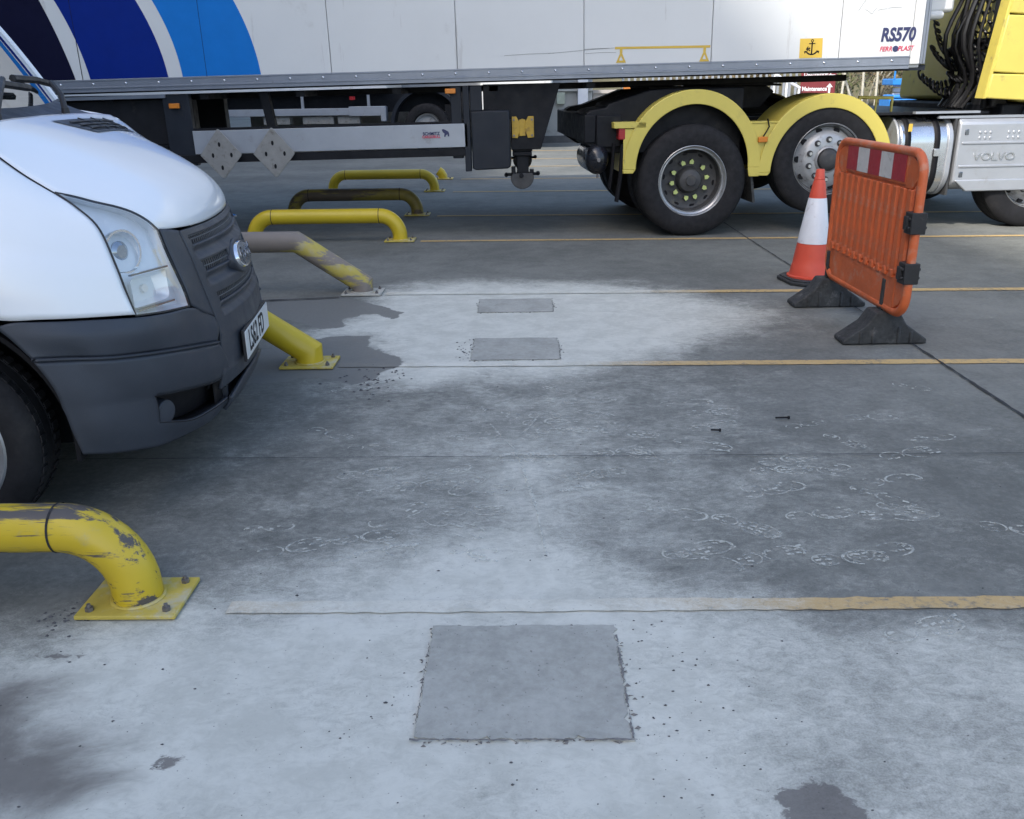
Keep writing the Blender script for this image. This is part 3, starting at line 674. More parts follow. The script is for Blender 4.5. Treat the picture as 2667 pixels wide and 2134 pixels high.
for (a, b, y0, y1) in SL:
    mb = MB()
    for sg in ((-1, 1) if y0 else (1,)):
        ys = np.arange(y0 if y0 else -y1, y1+.001, .0165)
        for y in ys:
            yy = y*sg; mb.tube([(float(fx(yy, z))-.010, yy+(.006 if z > (a+b)/2 else 0), z) for z in (a-.004, (a+b)/2, b+.004)], .0022, 4)
        for z in (a+.003, a+.022, b-.003):
            mb.tube([(float(fx(y*sg, z))-.010, y*sg, z) for y in np.linspace(y0 if y0 else -y1, y1, 24)], .0024, 4)
    q = vb(mb, 'grille_mesh', m_mesh, parent=panel); q['kind'] = 'stuff'
# oval badge on a boss
ec = Vector((-.012, 0, .768)); en = Vector((.95, 0, .30)).normalized(); es = Vector((0, 1, 0)); eu = en.cross(es)
def oval(m, a, b, o0, o1, n=44):
    r0_ = [ec+en*o0+es*(a*math.cos(q))+eu*(-b*math.sin(q)) for q in np.linspace(0, 2*math.pi, n, endpoint=False)]
    r1_ = [ec+en*o1+es*(a*.94*math.cos(q))+eu*(-b*.92*math.sin(q)) for q in np.linspace(0, 2*math.pi, n, endpoint=False)]
    k = len(r0_); m.add(r0_+r1_, [(i, (i+1) % k, k+(i+1) % k, k+i) for i in range(k)]+[tuple(range(k, 2*k))])
mb = MB(); oval(mb, .150, .072, -.04, .008); vb(mb, 'badge_boss', m_vanplastic, parent=panel, bevel=.006)
mb = MB(); oval(mb, .118, .054, .006, .020); vb(mb, 'badge_rim', m_chrome, parent=panel, bevel=.002)
mb = MB(); oval(mb, .106, .045, .0195, .0222); vb(mb, 'badge_face', pm('badge_face', (.16, .17, .19), .3, .4, var=.1, scale=20), parent=panel)
tb = text('Ford', .078, m_chrome, panel, (0,0,0), (0,0,0), 'badge_script', 1.25, .0008, .35, depth=.0012)
M4 = Matrix((es, en.cross(es), en)).transposed().to_4x4(); M4.translation = ec+en*.0232
tb.matrix_local = M4 @ Matrix.Diagonal((1.25, 1, 1, 1))
# number plate
pl_ = MB(); pl_.box((.022,-.26,.398), (.027,.26,.509)); plate = vb(pl_, 'number_plate', pm('white_plate', (.60, .61, .60), .35, var=.05, scale=30, dirt=((.36,.35,.33), .35, 30)), bevel=.002)
mb = MB(); mb.box((.012,-.268,.390), (.0215,.268,.517)); vb(mb, 'plate_surround', m_blackplastic, parent=plate, bevel=.002)
text('LS62 FD', .122, m_black, plate, (.0276, -.035, .4535), (R(90), 0, R(90)), 'plate_characters', .82, .0015, depth=.0006)
# strips beside the grille + bumper
sl = [(a+.004, b+.012, c) for a, b, c in hl_right]; sr = [(a-.003, b-.004, c) for a, b, c in strip_r[:4]]
stt = [sl[0], (-.142,-.475,.944), sr[0]]; sbb = [sl[-1], (-.064,-.50,.655), sr[-1]]
mb = MB(); mb.grid(coons(stt, sbb, sl, sr, 12, 24)); vb(mb, 'bumper_upright', m_vanplastic, True, solid=.008)
row0 = [(-.042,-.424,.614),(-.064,-.49,.650),(-.087,-.56,.682),(-.137,-.685,.695),(-.196,-.80,.712),(-.34,-.91,.735),(-.434,-.955,.746),(-.50,-.974,.751),(-.55,-.985,.742)]
row1 = [(-.030,-.43,.575),(-.080,-.57,.622),(-.128,-.70,.645),(-.190,-.815,.662),(-.315,-.918,.683),(-.421,-.965,.696),(-.512,-.985,.702)]
row2 = [(-.036,-.45,.530),(-.136,-.71,.578),(-.262,-.875,.608),(-.37,-.935,.627),(-.466,-.982,.640)]
row2b = [(-.032,-.45,.518),(-.132,-.71,.566),(-.258,-.877,.597),(-.37,-.938,.616),(-.462,-.982,.629)]
row3 = [(-.030,-.36,.374),(-.061,-.50,.385),(-.139,-.70,.420),(-.189,-.79,.439),(-.31,-.91,.455),(-.412,-.964,.468)]
row3b = [(-.050,-.34,.271),(-.078,-.47,.275),(-.123,-.62,.288),(-.189,-.77,.338),(-.305,-.905,.370),(-.400,-.957,.390)]
row4 = [(-.078,-.34,.228),(-.101,-.49,.225),(-.187,-.72,.240),(-.239,-.81,.258),(-.315,-.89,.280),(-.385,-.945,.304)]
Lu1 = np.stack([spline(r, 60) for r in (row0, row1, row2)], 1); Lu1 = np.stack([spline(Lu1[i], 16) for i in range(60)])
vv2 = np.linspace(0, 1, 14)[None, :, None]; NS = 10
CR_ = [spline(r, 60) for r in (row2b, row3, row3b, row4)]; CR_ = [2*CR_[0]-CR_[1]]+CR_+[2*CR_[-1]-CR_[-2]]
low = []
for k in range(1, 4):
    for q in np.linspace(0, 1, NS, endpoint=(k == 3)):
        p0_, p1_, p2_, p3_ = CR_[k-1:k+3]; low.append(.5*((2*p1_)+(p2_-p0_)*q+(2*p0_-5*p1_+4*p2_-p3_)*q*q+(-p0_+3*p1_-3*p2_+p3_)*q**3))
low = np.stack(low, 1); low[:, :NS+1, 0] += (.010*np.sin(np.pi*np.linspace(0, 1, NS+1)))[None]
A3, A3b = low[:, NS], low[:, 2*NS]; i0 = int(np.argmin(abs(A3[:, 1]+.79))); Lm = low[:, NS:2*NS+1]
kp = np.ones((59, low.shape[1]-1), bool); kp[:i0, NS:2*NS] = False
mb = MB(); mb.grid(Lu1); mb.grid(low, kp)
G0, G1 = spline(row2, 60), spline(row2b, 60); Gm = (G0+G1)/2; Gm[:, 0] -= .007; Gm[:, 1] += .007
mb.grid(np.stack([G0, Gm, G1], 1))
bump = vb(mb, 'front_bumper', m_vanplastic, True, solid=.012, angle=45)
mb = MB(); Rc = Lm[:i0+1].copy(); Rc[..., 0] -= .06; Rc[..., 1] += .02; mb.grid(Rc); mb.grid(np.stack([Lm[i0], Rc[i0]], 0)); mb.grid(np.stack([Lm[:i0+1, 0], Rc[:, 0]], 1)); mb.grid(np.stack([Lm[:i0+1, -1], Rc[:, -1]], 1))
vb(mb, 'lamp_recess', m_black, True, solid=.004)
mb = MB(); mb.cyl((-.225,-.705,.362), (-.172,-.728,.360), .046, .042, 24); mb.cyl((-.172,-.728,.360), (-.168,-.73,.36), .042, .02, 24); vb(mb, 'fog_lamp_blank', m_vanplastic, True, bevel=.003)
mb = MB(); mb.grid([[(-.085,-.42,.235),(-.085,-.42,.40)], [(-.055,0,.25),(-.055,0,.40)], [(-.085,.42,.235),(-.085,.42,.40)]]); vb(mb, 'intake_backing', m_black)
lipT = spline([(-.050,-.34,.275),(-.030,-.18,.305),(-.024,0,.312),(-.030,.18,.305),(-.050,.34,.275)], 40); lipB = spline([(-.078,-.34,.228),(-.058,-.18,.235),(-.052,0,.238),(-.058,.18,.235),(-.078,.34,.228)], 40)
mb = MB(); mb.grid(lipT[:, None]*(1-vv2)+lipB[:, None]*vv2+np.array([.006, 0, 0])*np.sin(np.pi*vv2)); vb(mb, 'lower_lip', m_vanplastic, solid=.015)
for y in (-.30, .30): mb = MB(); mb.box((-.10, y-.012, .262), (-.060, y+.012, .345)); vb(mb, 'intake_bar', m_vanplastic)
# wheels
def van_wheel(xc, ysgn):
    wh = empty('wheel', (xc, -.955 if ysgn < 0 else .955, .345)); wh.parent = van
    s = 1 if ysgn < 0 else -1
    part('tyre', m_rubber, wh, lambda m: m.lathe([(.228,.014),(.240,.003),(.268,-.008),(.30,-.006),(.325,.006),(.338,.022),(.3455,.035),(.3455,.062),(.339,.064),(.339,.069),(.3455,.071),(.3455,.115),(.339,.117),(.339,.123),(.3455,.125),(.3455,.165),(.335,.185),(.30,.205),(.21,.20)], n=72, sgn=s), angle=28)
    def blocks(m):
        for k in range(60):
            a = 2*math.pi*k/60
            for h0, h1, q in ((.028,.060,.0), (.127,.168,.02)):
                P = [(.3462*math.cos(a+d+q), h*s, .3462*math.sin(a+d+q)) for d, h in ((0,h0),(.062,h0),(.062,h1),(0,h1))]
                P += [(p[0]*1.012, p[1], p[2]*1.012) for p in P]; m.add(P, [(0,1,2,3),(4,5,6,7),(0,1,5,4),(1,2,6,5),(2,3,7,6),(3,0,4,7)])
    q = part('tread_blocks', m_rubber, wh, blocks, smooth=False); q['kind'] = 'stuff'
    part('rim', m_steel, wh, lambda m: m.lathe([(.240,.006),(.248,.0),(.242,-.005),(.232,.004),(.226,.020),(.195,.040),(.17,.018),(.11,.010),(.09,-.006),(.03,-.012),(.001,-.012)], n=48, sgn=s), angle=40)
    for k in range(6):
        a = 2*math.pi*k/6; part('wheel_nut', m_chrome, wh, lambda m: m.cyl((.072*math.cos(a), .0*s, .072*math.sin(a)), (.072*math.cos(a), -.016*s, .072*math.sin(a)), .011, n=6))
WX = -.86
van_wheel(WX, -1); van_wheel(WX, 1); van_wheel(WX-3.1, -1); van_wheel(WX-3.1, 1)
mb = MB(); mb.ring(WX, .345, .500, .545, 53, 190, -.994, -.95, 40); vb(mb, 'arch_trim', m_vanplastic, True, bevel=.004)
mb = MB(); mb.ring(WX, .345, .455, .470, -8, 192, -.945, -.55, 40); mb.add([(-.33,-.55,.2),(-1.40,-.55,.2),(-1.40,-.55,.9),(-.33,-.55,.9)], [(0,1,2,3)]); vb(mb, 'arch_liner', m_black, True)
mb = MB(); mb.box((-4.6,-.90,.20), (-.22,.90,.30)) if False else mb.box((-4.6,-.56,.20), (-.22,.56,.44)); vb(mb, 'underbody', m_chassis)
# cowl, windscreen, pillars, wipers
cw0 = spline([(-.660,-.70,1.292),(-.660,-.3,1.311),(-.660,0,1.313),(-.660,.3,1.311),(-.660,.70,1.292)], 40); cw1 = spline([(-.90,-.76,1.365),(-.815,-.4,1.352),(-.79,0,1.345),(-.815,.4,1.352),(-.90,.76,1.365)], 40)
mb = MB(); mb.grid(cw0[:, None]*(1-vv2)+cw1[:, None]*vv2+np.array([0,0,-.012])*np.sin(np.pi*vv2)); cowl = vb(mb, 'cowl_panel', m_vanplastic)
tp0 = spline([(-1.40,-.66,2.06),(-1.30,-.3,2.09),(-1.28,0,2.10),(-1.30,.3,2.09),(-1.40,.66,2.06)], 40)
ws = np.stack([cw1*(1-q)+tp0*q+np.array([.03, 0, .02])*math.sin(math.pi*q) for q in np.linspace(0, 1, 16)], 1)
mb = MB(); mb.grid(ws); vb(mb, 'windscreen', g_screen)
for sg in (-1, 1):
    mb = MB(); mb.tube([np.array(p)+np.array([-.01, sg*.012, -.004]) for p in (ws[0] if sg < 0 else ws[-1])], .022, 10); vb(mb, 'windscreen_pillar', m_vanwhite)
mb = MB(); mb.box((-1.60,-.8,1.05), (-.88,.8,1.31)); vb(mb, 'dashboard', m_blackplastic, bevel=.03)
for sg in (-1, 1): mb = MB(); mb.box((-2.1,sg*.45-.28,.6), (-1.9,sg*.45+.28,1.75)); vb(mb, 'seat_back', m_blackplastic, bevel=.05)
for (p0, p1, bl) in (((-.69,-.36,1.325), (-.80,-.02,1.43), ((-.815,-.34,1.425),(-.80,.20,1.408))), ((-.71,.33,1.32), (-.82,.50,1.42), ((-.86,.22,1.44),(-.86,.58,1.425)))):
    wp = MB(); q0, q1 = Vector(p0), Vector(p1); wp.tube([q0, q0.lerp(q1, .35)+Vector((.012,0,.03)), q1+Vector((.012,0,.016))], .012, 8); wp = vb(wp, 'wiper', m_blackplastic)
    mb = MB(); mb.tube([Vector(bl[0])+Vector((.012,0,.012)), (Vector(bl[0])+Vector(bl[1]))/2+Vector((.03,0,.014)), Vector(bl[1])+Vector((.012,0,.008))], .015, 6); vb(mb, 'wiper_blade', m_blackplastic, parent=wp)
    mb = MB(); mb.cyl(q0-Vector((0,0,.02)), q0+Vector((0,0,.018)), .018, .014, 12); vb(mb, 'wiper_pivot', m_blackplastic, parent=wp)
# rest of the body
vm = MB(); vm.grid([[(x, -.96, .26), (x, -.99, .45), (x, -.992, .82), (x, -.975, 1.12), (x, -.93, 1.36)] for x in (-1.42, -1.75, -2.1)])
vm.grid([[(-1.065,-.99,.82),(-1.065,-.955,1.12),(-1.065,-.78,1.36)], [(-1.42,-.992,.82),(-1.42,-.975,1.12),(-1.42,-.93,1.36)]]); vb(vm, 'front_door', m_vanwhite, True, solid=.01)
mb = MB(); mb.grid([[(-1.10,-.79,1.38),(-1.45,-.70,2.0)], [(-2.05,-.93,1.37),(-2.05,-.80,2.02)]]); vb(mb, 'door_window', g_screen, True)
sec = [(-.96,.26),(-.99,.45),(-.992,.9),(-.975,1.3),(-.90,1.9),(-.83,2.12),(-.70,2.24),(-.35,2.30),(0,2.31)]; sec = sec+[(-y, z) for y, z in sec[-2::-1]]
mb = MB(); mb.grid([[(x, y, z) for y, z in sec] for x in (-2.1, -3, -4, -4.85)]); mb.add([(-4.85, y, z) for y, z in sec], [tuple(range(len(sec)))]); vb(mb, 'load_body', m_vanwhite, solid=.01)
mb = MB(); mb.grid([[(x, y*k, z+dz) for y, z in ((-.80,2.02),(-.66,2.14),(-.35,2.2),(0,2.215),(.35,2.2),(.66,2.14),(.80,2.02))] for x, k, dz in ((-1.36, .85, -.05), (-1.7, .97, .03), (-2.1, 1.04, .09))]); vb(mb, 'cab_roof', m_vanwhite, solid=.01)

# ------------------------------------------------------------------ articulated trailer (local x forward, y inwards from near side, z up; nose slightly high)
tr = empty('refrigerated_trailer', (0, 8.6, 0), 0, 'long white box trailer with blue stripes behind the van', 'trailer', rot=(0, -.0127, 0))
RB, RT, TOP = 1.435, 1.547, 4.05
part('insulated_body', m_trailerwhite, tr, lambda m: m.box((-9.9, .022, RB+.01), (3.60, 2.53, TOP-.01)), bevel=.01)
seams = [3.50, 2.861, 1.716, .570, -.577, -1.726, -2.873, -4.02, -5.167, -6.314, -7.461, -8.608, -9.9]
for a, b in zip(seams[1:], seams[:-1]):
    part('side_panel', m_trailerwhite, tr, lambda m: m.box((a+.003, 0, RT-.01), (b-.003, .03, TOP)), bevel=.002)
part('corner_post', m_trailerwhite, tr, lambda m: m.box((3.503, -.003, RB+.04), (3.592, .06, TOP)), bevel=.006)
part('front_edge_trim', m_alu, tr, lambda m: (m.box((3.594, .004, RB+.04), (3.622, .06, TOP)), m.box((3.624, .012, RB+.04), (3.648, .06, TOP))), bevel=.004)
part('front_wall', m_trailerwhite, tr, lambda m: m.box((3.602, .065, RB), (3.64, 2.49, TOP)))
part('fridge_unit', m_trailerwhite, tr, lambda m: (m.box((3.645, .35, 1.92), (4.0, 2.2, 3.9)), m.box((3.645, .30, 1.86), (3.9, 2.25, 1.93))), bevel=.03)
part('kingpin_plate', m_darkbox, tr, lambda m: m.box((3.35, .03, RB-.012), (3.66, 2.52, RB+.035)))
part('underfloor', m_chassis, tr, lambda m: m.box((-9.9, .06, RB-.002), (3.3, 2.49, RB+.009)))
rail_p = [(.02,RB+.01),(-.012,RB+.004),(-.012,RB+.018),(-.004,RB+.02),(-.004,RB+.034),(-.012,RB+.036),(-.012,RB+.046),(-.006,RB+.05),(-.006,RB+.098),(-.010,RB+.10),(-.010,RT),(.02,RT)]
part('side_rail', m_alu, tr, lambda m: m.prism([(y, z) for y, z in rail_p], 'YZ', -9.9, 3.497), smooth=False)
rv = None
for k in range(28):
    x = 3.342-.303*k
    if rv is None:
        rv = part('rivet', m_alubright, tr, lambda m: m.lathe([(.0, -.007),(.006,-.006),(.010,-.003),(.012,0)], (0,0,0), 'Y', 12)); rv.location = (x, -.007, RB+.074)
    else: clone(rv, tr, (x, -.007, RB+.074))
# stripes (vinyl, thin sheets on the panels)
def qcurve(pts):
    z = [p[1]-.0127*p[0] for p in pts]; x = [p[0] for p in pts]; return np.poly1d(np.polyfit(z, x, 2))
nR = qcurve([(-4.286,2.17),(-4.204,1.933),(-4.14,1.736),(-4.092,1.523)]); bL = qcurve([(-4.151,2.168),(-4.041,1.889),(-3.973,1.649),(-3.954,1.521)])
bR = qcurve([(-3.422,2.157),(-3.307,1.878),(-3.255,1.69),(-3.231,1.527)]); lL = qcurve([(-3.275,2.154),(-3.155,1.847),(-3.098,1.528)]); lR = qcurve([(-2.547,2.143),(-2.447,1.887),(-2.376,1.527)])
zs = np.linspace(RT+.003, 3.9, 40)
def band(name, fa, fb, mat):
    P = np.array([[(fa(z), -.0016, z), (fb(z), -.0016, z)] for z in zs]); mb = MB(); mb.grid(P); o = mb.build(name, mat, tr, smooth=False); return o
band('navy_stripe', lambda z: -9.85, nR, m_navy); band('blue_stripe', bL, bR, m_blue); band('light_blue_stripe', lL, lR, m_lblue)
for x in (-2.873, -4.02): part('panel_gap', m_black, tr, lambda m: m.box((x-.002, -.0022, RT), (x+.002, -.0019, 3.9)))
# printed marks
def flat(name, mat, outline, y=-.0020): 
    o = part(name, mat, tr, lambda m: m.prism(outline, 'XZ', y, y-.0006), smooth=False); return o
zo = lambda x, z: z-.0127*x
mk = flat('lifting_mark', m_yellowmark, [(.85, zo(.85,1.685)), (1.705, zo(1.7,1.686)), (1.705, zo(1.7,1.706)), (.85, zo(.85,1.705))])
def tri(m, x):
    z0, z1 = 1.571-.0127*x, 1.672-.0127*x; wd = .045
    a, b, c = (x-wd, z0), (x+wd, z0), (x, z1); ai, bi, ci = (x-wd+.027, z0+.019), (x+wd-.027, z0+.019), (x, z1-.042)
    for q in ((a,b,bi,ai),(b,c,ci,bi),(c,a,ai,ci)): m.prism(q, 'XZ', -.0020, -.0027)
    m.prism([(x-.012, z1-.02), (x+.012, z1-.02), (x+.012, z1+.02), (x-.012, z1+.02)], 'XZ', -.00205, -.00275)
for x in (.905, 1.655): part('lifting_triangle', m_yellowmark, mk, lambda m: tri(m, x), smooth=False)
an = flat('anchor_sign', m_yellowmark, [(2.508, 1.553), (2.712, 1.553), (2.706, 1.716), (2.504, 1.716)])
def anchor(m):
    cx, cz = 2.615, 1.64
    m.box((cx-.006, -.0036, cz-.058), (cx+.006, -.0030, cz+.045)); m.box((cx-.028, -.0036, cz+.028), (cx+.028, -.0030, cz+.036))
    m.ring(cx, cz+.056, .006, .013, 0, 360, -.0036, -.0030, 16); m.ring(cx, cz+.0, .052, .064, 215, 325, -.0036, -.0030, 16)
    for sg in (-1, 1): m.prism([(cx+sg*.068, cz-.030), (cx+sg*.040, cz-.024), (cx+sg*.062, cz-.052)], 'XZ', -.0030, -.0036)
part('anchor', m_black, an, anchor, smooth=False)
text('4t', .055, m_black, an, (2.582, -.0033, 1.628), (R(90), 0, 0), 'load_figure', .8, .002, depth=.0004)
text('RS570', .152, m_navyprint, tr, (3.372, -.0035, 1.722), (R(90), 0, 0), 'fleet_number', .78, .006, .12, depth=.0004)
text('FERR', .056, m_redprint, tr, (3.276, -.0035, 1.608), (R(90), 0, 0), 'maker_lettering', .92, .0012, .2, depth=.0004)
text('PLAST', .056, m_redprint, tr, (3.452, -.0035, 1.609), (R(90), 0, 0), 'maker_lettering', .92, .0012, .2, depth=.0004)
part('maker_roundel', m_navyprint, tr, lambda m: (m.cyl((3.362, -.0030, 1.609), (3.362, -.0038, 1.609), .026, n=20), ), smooth=False)
part('scuff_mark', pm('grey_scuff', (.20,.20,.2), .8), tr, lambda m: [m.tube([(x0, -.0012, z0), ((x0+x1)/2, -.0012, (z0+z1)/2+.004), (x1, -.0012, z1)], .0016, 4) for x0, z0, x1, z1 in ((.25,1.655,.95,1.690),(-.15,1.648,.3,1.657),(.57,1.68,.8,1.685),(.58,1.645,.86,1.648),(3.0,1.93,3.06,2.02),(3.06,1.94,3.12,1.90),(3.12,1.90,3.16,1.95),(3.17,1.93,3.25,1.94),(3.26,1.945,3.38,1.95))])
# running gear under the box
part('chassis_beam', m_chassis, tr, lambda m: (m.box((-9.6, .72, 1.02), (-3.3, .86, RB-.031)), m.box((-3.3, .722, 1.345), (3.2, .858, RB-.031))), bevel=.01)
part('chassis_beam', m_chassis, tr, lambda m: (m.box((-9.6, 1.70, 1.02), (-3.3, 1.84, RB-.031)), m.box((-3.3, 1.702, 1.345), (3.2, 1.838, RB-.031))), bevel=.01)
for x in (-3.9, -3.0, -2.1, -1.2, -.3, .6): part('cross_member', m_chassis, tr, lambda m: m.box((x, .1, 1.35), (x+.08, 2.45, 1.395)))
part('lower_trim', m_alu, tr, lambda m: m.box((-9.0, .03, 1.372), (-3.30, .06, 1.402)))
part('pallet_box', m_chassis, tr, lambda m: m.box((-6.0, .12, .95), (-3.33, .7, 1.365)), bevel=.012)
part('side_guard', m_guard, tr, lambda m: m.box((-3.09, .02, .863), (-.512, .05, 1.073)), bevel=.004)
part('guard_rail', m_chassis, tr, lambda m: m.box((-3.3, .03, .782), (-.515, .075, .855)), bevel=.004)
part('guard_back', m_chassis, tr, lambda m: m.box((-3.3, .055, .87), (-.52, .10, 1.095)))
for x, wd in ((-3.34, .25), (-.66, .10)): part('guard_post', m_darkbox, tr, lambda m: m.box((x, .05, .76), (x+wd, .13, 1.40)), bevel=.006)
part('guard_post', m_chassis, tr, lambda m: m.box((-2.42, .16, .80), (-2.34, .24, 1.40), rot=Matrix.Rotation(R(-8), 3, 'Y')))
part('guard_post', m_darkbox, tr, lambda m: m.box((-.545, .02, .64), (-.488, .14, 1.40)), bevel=.006)
for x in (-2.826, -2.326):
    def dia(m, x=x):
        q = [(x, 1.088), (x+.012, 1.083), (x+.196, .862), (x+.188, .842), (x+.014, .648), (x-.016, .648), (x-.196, .858), (x-.012, 1.083)]
        m.prism(q, 'XZ', -.052, -.046)
    d = part('placard_holder', m_placard, tr, dia, bevel=.003)
    for ox, oz in ((-.005, .085), (-.075, -.012), (.098, -.012), (-.0, -.125)):
        part('slot', m_black, d, lambda m, x=x: m.prism([(x+ox+.012*math.cos(a), .866+oz+.022*math.sin(a)) for a in np.linspace(0, 2*math.pi, 12, endpoint=False)], 'XZ', -.0521, -.0532), smooth=False)
    part('stay', m_chassis, d, lambda m, x=x: m.box((x-.02, -.045, .82), (x+.02, .02, .9)))
text('SCHMITZ', .040, m_navyprint, tr, (-.852, .0155, .990), (R(90), 0, 0), 'maker_lettering', .95, .0012, depth=.0004)
text('CARGOBULL', .032, m_redprint, tr, (-.852, .0155, .962), (R(90), 0, 0), 'maker_lettering', .92, .001, depth=.0004)
part('maker_elephant', m_navyprint, tr, lambda m: m.prism([(-.752,1.025),(-.735,1.03),(-.715,1.02),(-.69,1.005),(-.684,.985),(-.685,.962),(-.697,.963),(-.70,.982),(-.716,.972),(-.722,.957),(-.733,.963),(-.728,.99),(-.742,1.0)], 'XZ', .0165, .0155), smooth=False)
for x, z in ((-3.22, 1.30), (-.655, 1.36)): part('marker_lamp', m_orange, tr, lambda m: m.box((x-.048, .0, z-.022), (x+.048, .03, z+.022)), bevel=.005)
part('storage_box', m_darkbox, tr, lambda m: m.prism([(-.478,.66),(-.44,.648),(-.15,.655),(-.117,.67),(-.117,1.18),(-.478,1.18)], 'XZ', .03, .5), bevel=.012)
part('box_lid', m_darkbox, tr, lambda m: m.prism([(-.478,1.18),(-.37,1.18),(-.37,1.40),(-.478,1.40)], 'XZ', .03, .12), bevel=.006)
part('landing_gear_plate', m_chassis, tr, lambda m: m.prism([(-.36,1.41),(.36,1.405),(.17,.82),(-.11,.82),(-.11,1.1),(-.36,1.1)], 'XZ', .10, .13), bevel=.006)
for yy in (.13, 2.2):
    lg = part('landing_leg', m_chassis, tr, lambda m: (m.box((-.10, yy, .80), (.09, yy+.17, 1.40)), m.box((-.062, yy+.02, .52), (.052, yy+.13, .80)), m.box((-.10, yy-.004, .76), (.085, yy+.15, .80))), bevel=.008)
    fo = part('leg_foot', m_wheeldark, lg, lambda m: m.prism([(-.012+.112*math.cos(a), .565+.112*math.sin(a)) for a in np.linspace(math.pi, 2*math.pi, 18)]+[(.085,.60),(-.10,.60)], 'XZ', yy-.01, yy+.16), bevel=.006)
    part('foot_pin', m_chassis, lg, lambda m: (m.cyl((-.02, yy-.03, .58), (-.02, yy+.18, .58), .022, n=14), m.box((-.17, yy+.03, .575), (.145, yy+.1, .60)), m.cyl((-.165, yy+.03, .585), (-.165, yy+.1, .585), .02, n=10), m.cyl((.14, yy+.03, .592), (.14, yy+.1, .592), .02, n=10), m.box((-.115, yy+.0, .58), (-.075, yy+.12, .66)), m.box((.06, yy+.0, .58), (.10, yy+.12, .63))), bevel=.003)
    if yy < 1:
        vpl = part('yellow_bracket', pm('ochre_bracket_paint', (.42,.27,.03), .5, var=.15, dirt=((.12,.07,.03), .45, 14)), lg, lambda m: (m.prism([(-.098,.93),(-.045,.925),(-.022,1.0),(-.022,1.06),(-.055,1.12),(-.098,1.12)], 'XZ', .082, .094), m.prism([(.108,.93),(.05,.925),(.022,1.0),(.022,1.06),(.055,1.12),(.108,1.12)], 'XZ', .082, .094), m.prism([(-.03,.945),(.03,.945),(.03,1.09),(0,1.10),(-.03,1.09)], 'XZ', .086, .093)), bevel=.004)
        for ox, oz in ((-.08,.95),(.09,.95),(-.08,1.09),(.09,1.09)): part('bolt', m_bolt, vpl, lambda m: m.cyl((ox, .083, oz), (ox, .072, oz), .011, n=6))
part('shaft', m_chassis, tr, lambda m: m.cyl((0, .3, 1.25), (0, 2.2, 1.25), .025, n=10))
# trailer axles, off to the left
def truck_tyre(m, y0, w, s=1, Ro=.516):
    m.lathe([(.315,y0+.03),(.325,y0+.012),(.35,y0+.002),(.42,y0),(.47,y0+.006),(.497,y0+.02),(.510,y0+.035),(Ro,y0+.045),(Ro,y0+.085),(Ro-.012,y0+.088),(Ro-.012,y0+.096),(Ro,y0+.099),(Ro,y0+w-.099),(Ro-.012,y0+w-.096),(Ro-.012,y0+w-.088),(Ro,y0+w-.085),(Ro,y0+w-.045),(.505,y0+w-.03),(.46,y0+w),(.30,y0+w-.02)], n=72, sgn=s)
twl = None
for k, x in enumerate((-5.0, -6.31, -7.62)):
    for yy, sg in ((.05, 1), (2.5, -1)):
        if twl is None:
            twl = part('trailer_wheel', m_rubber, tr, lambda m: truck_tyre(m, 0, .36, 1, .50), angle=28); wr_ = part('rim', m_wheelwhite, twl, lambda m: m.lathe([(.295,.02),(.28,.03),(.27,.10),(.15,.11),(.14,.02),(.0,.01)], n=40), angle=40)
            twl.location = (x, yy, .50)
        else:
            c = copy_tree(twl, tr); c.location = (x, yy, .50); c.rotation_euler = (0, 0, 0 if sg > 0 else math.pi)

# ------------------------------------------------------------------ yellow tractor unit (local x forward, y inwards from near tyre face)
tk = empty('tractor_unit', (1.62, 8.6, 0), R(4.5), 'yellow lorry tractor unit coupled under the white trailer', 'lorry')
def wheel_drive(xc, zc, yb, sg, name='drive_wheel'):
    wh = empty(name, (xc, yb, zc)); wh.parent = tk
    part('tyre', m_rubber, wh, lambda m: truck_tyre(m, 0, .285, sg), angle=28)
    part('inner_tyre', m_rubber, wh, lambda m: truck_tyre(m, .325, .285, sg), angle=28)
    part('rim', m_wheeldark, wh, lambda m: m.lathe([(.315,.045),(.305,.09),(.285,.11),(.268,.16),(.215,.175),(.125,.178),(.115,.11),(.10,.085),(.05,.07),(.045,.06),(.0,.06)], n=56, sgn=sg), angle=40)
    part('rim_flange', m_steel, wh, lambda m: m.lathe([(.322,.03),(.328,.012),(.322,.008),(.314,.016),(.310,.04),(.298,.05),(.292,.048),(.286,.058),(.290,.10)], n=64, sgn=sg), angle=40)
    for k in range(10):
        a = 2*math.pi*(k+.3)/10
        part('wheel_nut', m_wheeldark, wh, lambda m: m.cyl((.178*math.cos(a), .176*sg, .178*math.sin(a)), (.178*math.cos(a), .135*sg, .178*math.sin(a)), .017, n=6))
        b = a+random.uniform(-.12, .12)
        part('nut_indicator', m_lime, wh, lambda m: m.prism([(.150*math.cos(b)+dx*math.cos(b)-dz*math.sin(b), .150*math.sin(b)+dx*math.sin(b)+dz*math.cos(b)) for dx, dz in ((0,-.018),(.026,-.02),(.046,0),(.026,.02),(0,.018))], 'XZ', .134*sg, .126*sg))
    for k in range(10):
        a = 2*math.pi*(k+.8)/10
        part('hand_hole', m_black, wh, lambda m: m.prism([(.244*math.cos(a)+.026*math.cos(q)*-math.sin(a)+.013*math.sin(q)*math.cos(a), .244*math.sin(a)+.026*math.cos(q)*math.cos(a)+.013*math.sin(q)*math.sin(a)) for q in np.linspace(0, 2*math.pi, 10, endpoint=False)], 'XZ', .164*sg, .172*sg), smooth=False)
    return wh
